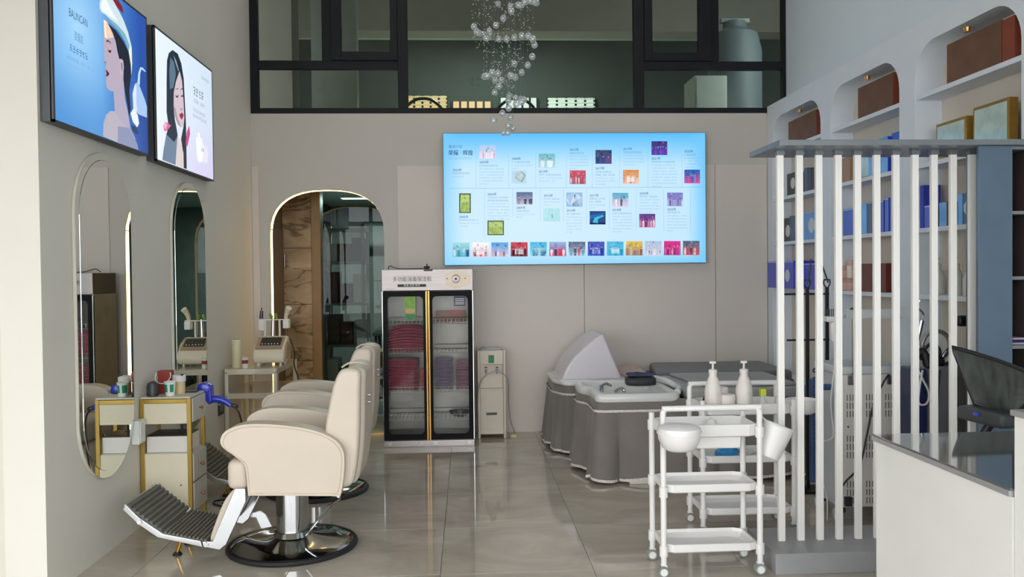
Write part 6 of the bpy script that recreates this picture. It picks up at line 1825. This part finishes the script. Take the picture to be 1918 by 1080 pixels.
# black-headed floor stand next to it
t = thing('equipment_stand', 'black adjustable stand head rising behind the slats by the cabinet', 'stand', (2.985, 4.9, 0))
MB().tube([(3.0, 4.90, 0.01), (2.998, 4.90, 0.9), (2.985, 4.90, 1.18), (2.965, 4.90, 1.28)], 0.010, 8).build('pole', 'dark_grey_plastic', t)
MB().box(2.895, 2.97, 4.87, 4.93, 1.25, 1.315, 0.02).build('head', 'black_plastic', t, 50)
MB().lathe([(0.022, 0), (0.022, 0.012), (0.012, 0.02)], (3.0, 4.90, 0.0), 20).build('foot', 'black_plastic', t)
# ================================================================== goods on the display shelves
def sbox(nm, label, cat, ya, yb, z, h, m_, depth=0.12, x0=3.08, lidm=None, emblem=None, end=None, tilt=0.0, edge=None, proud=0.0):
    """a box on a shelf: long face towards the room, near end towards the viewer"""
    z += 0.001
    t = thing(nm, label, cat, (x0 + depth / 2, (ya + yb) / 2, z))
    MB().box(x0, x0 + depth, ya, yb, z, z + h, 0.003).build('box_body', m_, t)
    if end:
        MB().box(x0 + 0.002, x0 + depth - 0.002, ya - 0.003, ya, z + 0.003, z + h - 0.003).build('box_end', end, t)
    if edge:
        MB().box(x0 - 0.0015, x0, ya + 0.004, yb - 0.004, z + h - 0.012, z + h - 0.004).build('edge_line', edge, t)
    if emblem:
        yc, zc, r = emblem
        MB().prism([(yc + r * math.cos(q), zc + r * 1.0 * math.sin(q)) for q in [PI / 8 + k * PI / 4 for k in range(8)]], 0, x0 - 0.002, x0).build('emblem', 'emblem', t)
    return t
S1, S2, S3, S4 = SHZ
# far niche
sbox('gift_case', 'brown leather case on the top shelf of the far niche', 'box', 7.36, 8.01, S1, 0.235, 'box_brown', end='box_red_end', depth=0.13)
sbox('gift_box', 'charcoal box with pale octagon on the second shelf, far niche', 'box', 7.80, 8.05, S2, 0.21, 'box_charcoal', emblem=(7.90, S2 + 0.11, 0.055))
for k in range(3):
    sbox('book', ['dark teal book, farthest of three on the far niche second shelf', 'dark teal book in the middle of three, far niche second shelf', 'charcoal book, nearest of three on the far niche second shelf'][k], 'book', 7.56 - k * 0.085, 7.635 - k * 0.085, S2, 0.215 - 0.01 * k, ['box_teal', 'box_navy', 'box_charcoal'][k], depth=0.13)
sbox('gift_box', 'charcoal box with pale octagon on the third shelf, far niche', 'box', 7.96, 8.30, S3, 0.225, 'box_charcoal', emblem=(8.03, S3 + 0.10, 0.06))
sbox('gift_box', 'dark teal box beside the charcoal one on the third shelf', 'box', 7.68, 7.945, S3, 0.235, 'box_teal', x0=3.065)
sbox('gift_box', 'bright blue box with white octagon on the third shelf, far niche', 'box', 7.34, 7.655, S3, 0.245, 'box_sky', emblem=(7.42, S3 + 0.12, 0.07), x0=3.06, edge='edge_pale')
sbox('gift_box', 'large royal blue box jutting from the lowest shelf, far niche', 'box', 7.62, 8.28, S4, 0.255, 'box_blue', x0=2.97, depth=0.2, emblem=(7.76, S4 + 0.12, 0.06), edge='edge_pale')
sbox('gift_box', 'royal blue box with pale edge nearest on the lowest far shelf', 'box', 7.22, 7.60, S4, 0.23, 'box_blue', x0=3.03, depth=0.17, edge='edge_pale')
# middle niche
sbox('gift_case', 'brown leather case on the top shelf of the middle niche', 'box', 6.01, 6.56, S1, 0.245, 'box_brown', end='box_red_end', depth=0.13)
sbox('gift_box', 'tan box on the second shelf of the middle niche', 'box', 6.71, 6.88, S2, 0.20, 'box_tan')
t = thing('picture_frame', 'pale cyan framed picture on the middle niche second shelf', 'picture', (3.12, 6.53, S2 + 0.001))
MB().box(3.10, 3.125, 6.39, 6.69, S2 + 0.001, S2 + 0.20, 0.003).build('frame', 'gold_frame', t)
MB().box(3.0975, 3.10, 6.405, 6.675, S2 + 0.015, S2 + 0.185).build('picture', 'picture_pale', t)
sbox('gift_box', 'shiny sky blue box on the second shelf of the middle niche', 'box', 6.07, 6.37, S2, 0.26, 'box_sky', end='box_blue', x0=3.07)
sbox('gift_box', 'narrow royal blue box right of the sky blue one', 'box', 5.93, 6.05, S2, 0.275, 'box_blue', x0=3.09)
sbox('gift_box', 'violet-blue box with pale leaf mark on the third middle shelf', 'box', 6.53, 6.83, S3, 0.215, 'box_blue', emblem=(6.60, S3 + 0.11, 0.045), edge='edge_pale')
sbox('gift_box', 'sky blue box in the middle of the third middle shelf', 'box', 6.42, 6.51, S3, 0.235, 'box_sky', end='box_blue')
sbox('gift_box', 'navy box right of the sky blue box, third middle shelf', 'box', 6.29, 6.41, S3, 0.24, 'box_navy', edge='edge_pale')
for k in range(3):
    sbox('book', ['royal blue book with pale edge, farthest of the middle row', 'royal blue book with pale edge, middle of the row', 'royal blue book with pale edge, nearest of the middle row'][k], 'book', 6.15 - k * 0.075, 6.21 - k * 0.075, S3, 0.235 + 0.012 * k, 'box_blue', edge='edge_pale', depth=0.14)
def sjar(label, y, z, x=3.13, r=0.04, h=0.10):
    z += 0.001
    t = thing('cream_jar', label, 'jar', (x, y, z), 'pink cream jars')
    MB().lathe([(r * 0.95, 0), (r, 0.005), (r, h * 0.62)], (x, y, z), 20).build('jar_body', 'jar_pink', t)
    MB().lathe([(r * 1.03, h * 0.62), (r * 1.03, h * 0.95), (r * 0.95, h), (0.001, h)], (x, y, z), 20).build('lid', 'jar_lid', t)
sjar('pink cream jar standing farthest on the lowest middle shelf', 6.90, S4)
sjar('pink cream jar next to the farthest one, lowest middle shelf', 6.79, S4)
sjar('pink cream jar beneath the white jar, lowest middle shelf', 6.68, S4)
sjar('pink cream jar stacked on the farthest jar', 6.90, S4 + 0.1015)
sjar('pink cream jar stacked beside the maroon box', 6.68, S4 + 0.1015)
t = thing('cream_jar', 'tall white jar standing on the pink jars', 'jar', (3.13, 6.79, S4 + 0.1025))
MB().lathe([(0.036, 0), (0.038, 0.004), (0.038, 0.10)], (3.13, 6.79, S4 + 0.1025), 20).build('jar_body', 'bottle_white', t)
MB().lathe([(0.040, 0.10), (0.040, 0.145), (0.036, 0.15), (0.001, 0.15)], (3.13, 6.79, S4 + 0.1025), 20).build('lid', 'jar_pink', t)
sbox('gift_box', 'maroon box on the lowest shelf of the middle niche', 'box', 6.12, 6.52, S4, 0.215, 'box_maroon', depth=0.11)
pump_bottle('pump_bottle', 'white pump bottle right of the maroon box, lowest middle shelf', 3.12, 5.99, S4, 0.042, 0.165, 'bottle_clear')
# near niche
sbox('gift_case', 'long brown leather case on the top shelf of the near niche', 'box', 4.77, 5.32, S1, 0.255, 'box_brown', end='box_brown_end', depth=0.13)
sbox('gift_case', 'reddish brown case nearest on the top shelf', 'box', 4.645, 4.755, S1, 0.245, 'box_red_end', end='box_red_end', depth=0.13)
for (ya, yb, h, lab) in ((5.14, 5.48, 0.24, 'gold framed pale picture on the near niche second shelf, farther'), (4.72, 5.07, 0.27, 'gold framed pale picture on the near niche second shelf, nearer')):
    t = thing('picture_frame', lab, 'picture', (3.13, (ya + yb) / 2, S2))
    MB().box(3.10, 3.155, ya, yb, S2 + 0.001, S2 + h, 0.004).build('frame', 'gold_frame', t)
    MB().box(3.0975, 3.10, ya + 0.02, yb - 0.02, S2 + 0.02, S2 + h - 0.02).build('picture', 'picture_pale', t)
sbox('book', 'tall narrow violet-blue box on the near niche third shelf', 'box', 5.60, 5.645, S3, 0.29, 'box_blue')
sbox('gift_box', 'small navy and pale box beside the tall blue one', 'box', 5.49, 5.59, S3, 0.15, 'box_blue', edge='edge_pale', end='box_navy')
sbox('gift_box', 'sky blue box on the near niche third shelf', 'box', 5.33, 5.41, S3, 0.155, 'box_sky', end='emblem')
sbox('gift_box', 'dark brown box on the near niche third shelf', 'box', 5.27, 5.325, S3, 0.155, 'box_charcoal')
sbox('gift_box', 'pale blue box near the right end of the third shelf', 'box', 5.145, 5.20, S3, 0.19, 'box_sky')
sbox('gift_box', 'black-edged box with pale panel at the third shelf end', 'box', 5.04, 5.14, S3, 0.19, 'box_navy', emblem=(5.09, S3 + 0.10, 0.045))
for k, y in enumerate((5.53, 5.32, 5.16, 5.05)):
    pump_bottle('pump_bottle', ['clear pump bottle farthest on the near niche lowest shelf', 'clear pump bottle, second on the near niche lowest shelf', 'clear pump bottle, third on the near niche lowest shelf', 'clear pump bottle nearest on the lowest shelf'][k], 3.14, y, S4, 0.045, 0.185, 'bottle_clear')

# ================================================================== store room behind the arch
t = thing('storage_rack', 'grey metal rack full of boxes in the dark store room', 'rack', (-1.45, 10.6, 0))
for (x, y) in ((-1.72, 10.35), (-1.25, 10.35), (-1.72, 10.85), (-1.25, 10.85)):
    MB().box(x - 0.02, x + 0.02, y - 0.02, y + 0.02, 0, 2.2).build('post', 'store_grey', t)
for z in (0.2, 0.75, 1.25, 1.75, 2.15):
    MB().box(-1.74, -1.23, 10.33, 10.87, z - 0.03, z).build('shelf', 'store_grey', t)
rr_ = random.Random(14)
lbl = {'store_maroon': 'maroon carton', 'store_beige': 'beige carton', 'store_grey': 'grey carton', 'store_dark': 'dark carton', 'store_yellow': 'yellow carton', 'machine_white': 'white carton'}
used = {}
for z, nm in ((0.2, 'bottom'), (0.75, 'second'), (1.25, 'third'), (1.75, 'fourth')):
    x = -1.70
    pos = ['at the left', 'in the middle', 'at the right', 'at the far right']
    k = 0
    while x < -1.32 and k < 3:
        w = rr_.uniform(0.12, 0.18)
        m_ = rr_.choice(list(lbl)) if nm != 'third' else ('store_maroon' if k < 2 else 'machine_white')
        h_ = rr_.uniform(0.2, 0.42)
        solo(MB().box(x, min(x + w, -1.26), 10.42, 10.75, z + 0.001, z + h_, 0.004), 'carton', m_, '%s %s of the %s rack shelf in the store room' % (lbl[m_], pos[k], nm), 'box', 'cartons on the store room rack')
        x += w + 0.012; k += 1
t = thing('air_conditioner', 'grey wall air conditioner high in the store room', 'air conditioner', (-1.1, 12.9, 1.95))
MB().prism(smooth2d([(12.66, 2.05), (12.68, 2.30), (12.78, 2.36), (12.99, 2.36), (12.99, 1.98), (12.75, 1.98)], 3), 0, -1.55, -0.55, 0.02, 2).build('housing', 'store_grey', t, 50)
MB().box(-1.5, -0.6, 12.70, 12.74, 1.985, 2.02, 0.003).build('louvre', 'store_dark', t)
t = thing('work_table', 'dark work table at the back of the store room', 'table', (-0.9, 12.4, 0))
MB().box(-1.35, -0.3, 12.1, 12.7, 0.72, 0.76, 0.004).build('table_top', 'store_dark', t)
for (x, y) in ((-1.3, 12.15), (-0.35, 12.15), (-1.3, 12.65), (-0.35, 12.65)):
    MB().box(x - 0.02, x + 0.02, y - 0.02, y + 0.02, 0, 0.72).build('leg', 'store_dark', t)
t = thing('storage_chest', 'beige storage chest on the store room floor beside the rack', 'chest', (-1.05, 11.2, 0))
MB().box(-1.19, -0.85, 11.0, 11.45, 0.0, 0.55, 0.006).build('chest_body', 'store_beige', t)
MB().box(-1.20, -0.84, 10.99, 11.46, 0.55, 0.60, 0.006).build('lid', 'store_beige', t)
t = thing('tool_rail', 'wall rail with hanging tools in the store room', 'rail', (-0.9, 12.98, 1.2))
MB().box(-1.4, -0.4, 12.97, 13.0, 1.50, 1.53).build('rail', 'store_grey', t)
for k in range(6):
    x = -1.35 + k * 0.16
    tl = MB().tube([(x, 12.955, 1.51), (x, 12.95, 1.22 + 0.05 * (k % 3))], 0.008, 6); tl.box(x - 0.03, x + 0.03, 12.94, 12.965, 1.12 + 0.05 * (k % 3), 1.22 + 0.05 * (k % 3), 0.004)
    tl.build('hanging_tool', 'chrome' if k % 2 else 'store_grey', t)
# ================================================================== things in the gallery
def gchair(x, y, label):
    t = thing('dining_chair', label, 'chair', (x, y, 3.1))
    MB().box(x - 0.22, x + 0.22, y - 0.2, y + 0.2, 3.52, 3.56, 0.01).build('seat', 'store_dark', t)
    for (dx, dy) in ((-0.2, -0.18), (0.2, -0.18), (-0.2, 0.18), (0.2, 0.18)):
        MB().cyl((x + dx, y + dy, 3.1), (x + dx, y + dy, 3.52), 0.015, n=8).build('leg', 'black_plastic', t)
    MB().tube(bez([(x - 0.24, y - 0.2, 3.54), (x - 0.25, y - 0.24, 3.75), (x - 0.13, y - 0.27, 3.87), (x, y - 0.28, 3.90), (x + 0.13, y - 0.27, 3.87), (x + 0.25, y - 0.24, 3.75), (x + 0.24, y - 0.2, 3.54)]), 0.02, 8).build('back_hoop', 'black_plastic', t, 60)
gchair(-0.55, 11.6, 'dark hoop-back chair in the gallery below the orange blinds')
gchair(0.68, 11.6, 'dark hoop-back chair in the gallery behind the crystal balls')
t = thing('filing_cabinet', 'white cabinet standing in the gallery behind the right pane', 'cabinet', (2.72, 9.4, 3.1))
MB().box(2.50, 2.86, 9.2, 9.65, 3.1, 3.72, 0.006).build('cabinet_body', 'cabinet_white', t)
MB().box(2.52, 2.84, 9.19, 9.2, 3.15, 3.69, 0.003).build('door', 'cabinet_white', t)
t = thing('storage_tank', 'tall grey-blue tank in the gallery right of the white cabinet', 'tank', (3.2, 9.9, 3.1))
MB().lathe([(0.30, 0), (0.31, 0.05), (0.31, 1.05), (0.26, 1.25), (0.14, 1.32), (0.13, 1.40)], (3.17, 9.9, 3.1), 28).build('tank_body', 'tank_grey', t)
MB().box(3.0, 3.34, 9.86, 9.94, 4.49, 4.54, 0.01).build('handle', 'store_grey', t)
solo(MB().box(2.05, 2.46, 9.2, 9.5, 3.1, 3.36, 0.01), 'carton', 'store_grey', 'grey carton beside the white gallery cabinet', 'box')
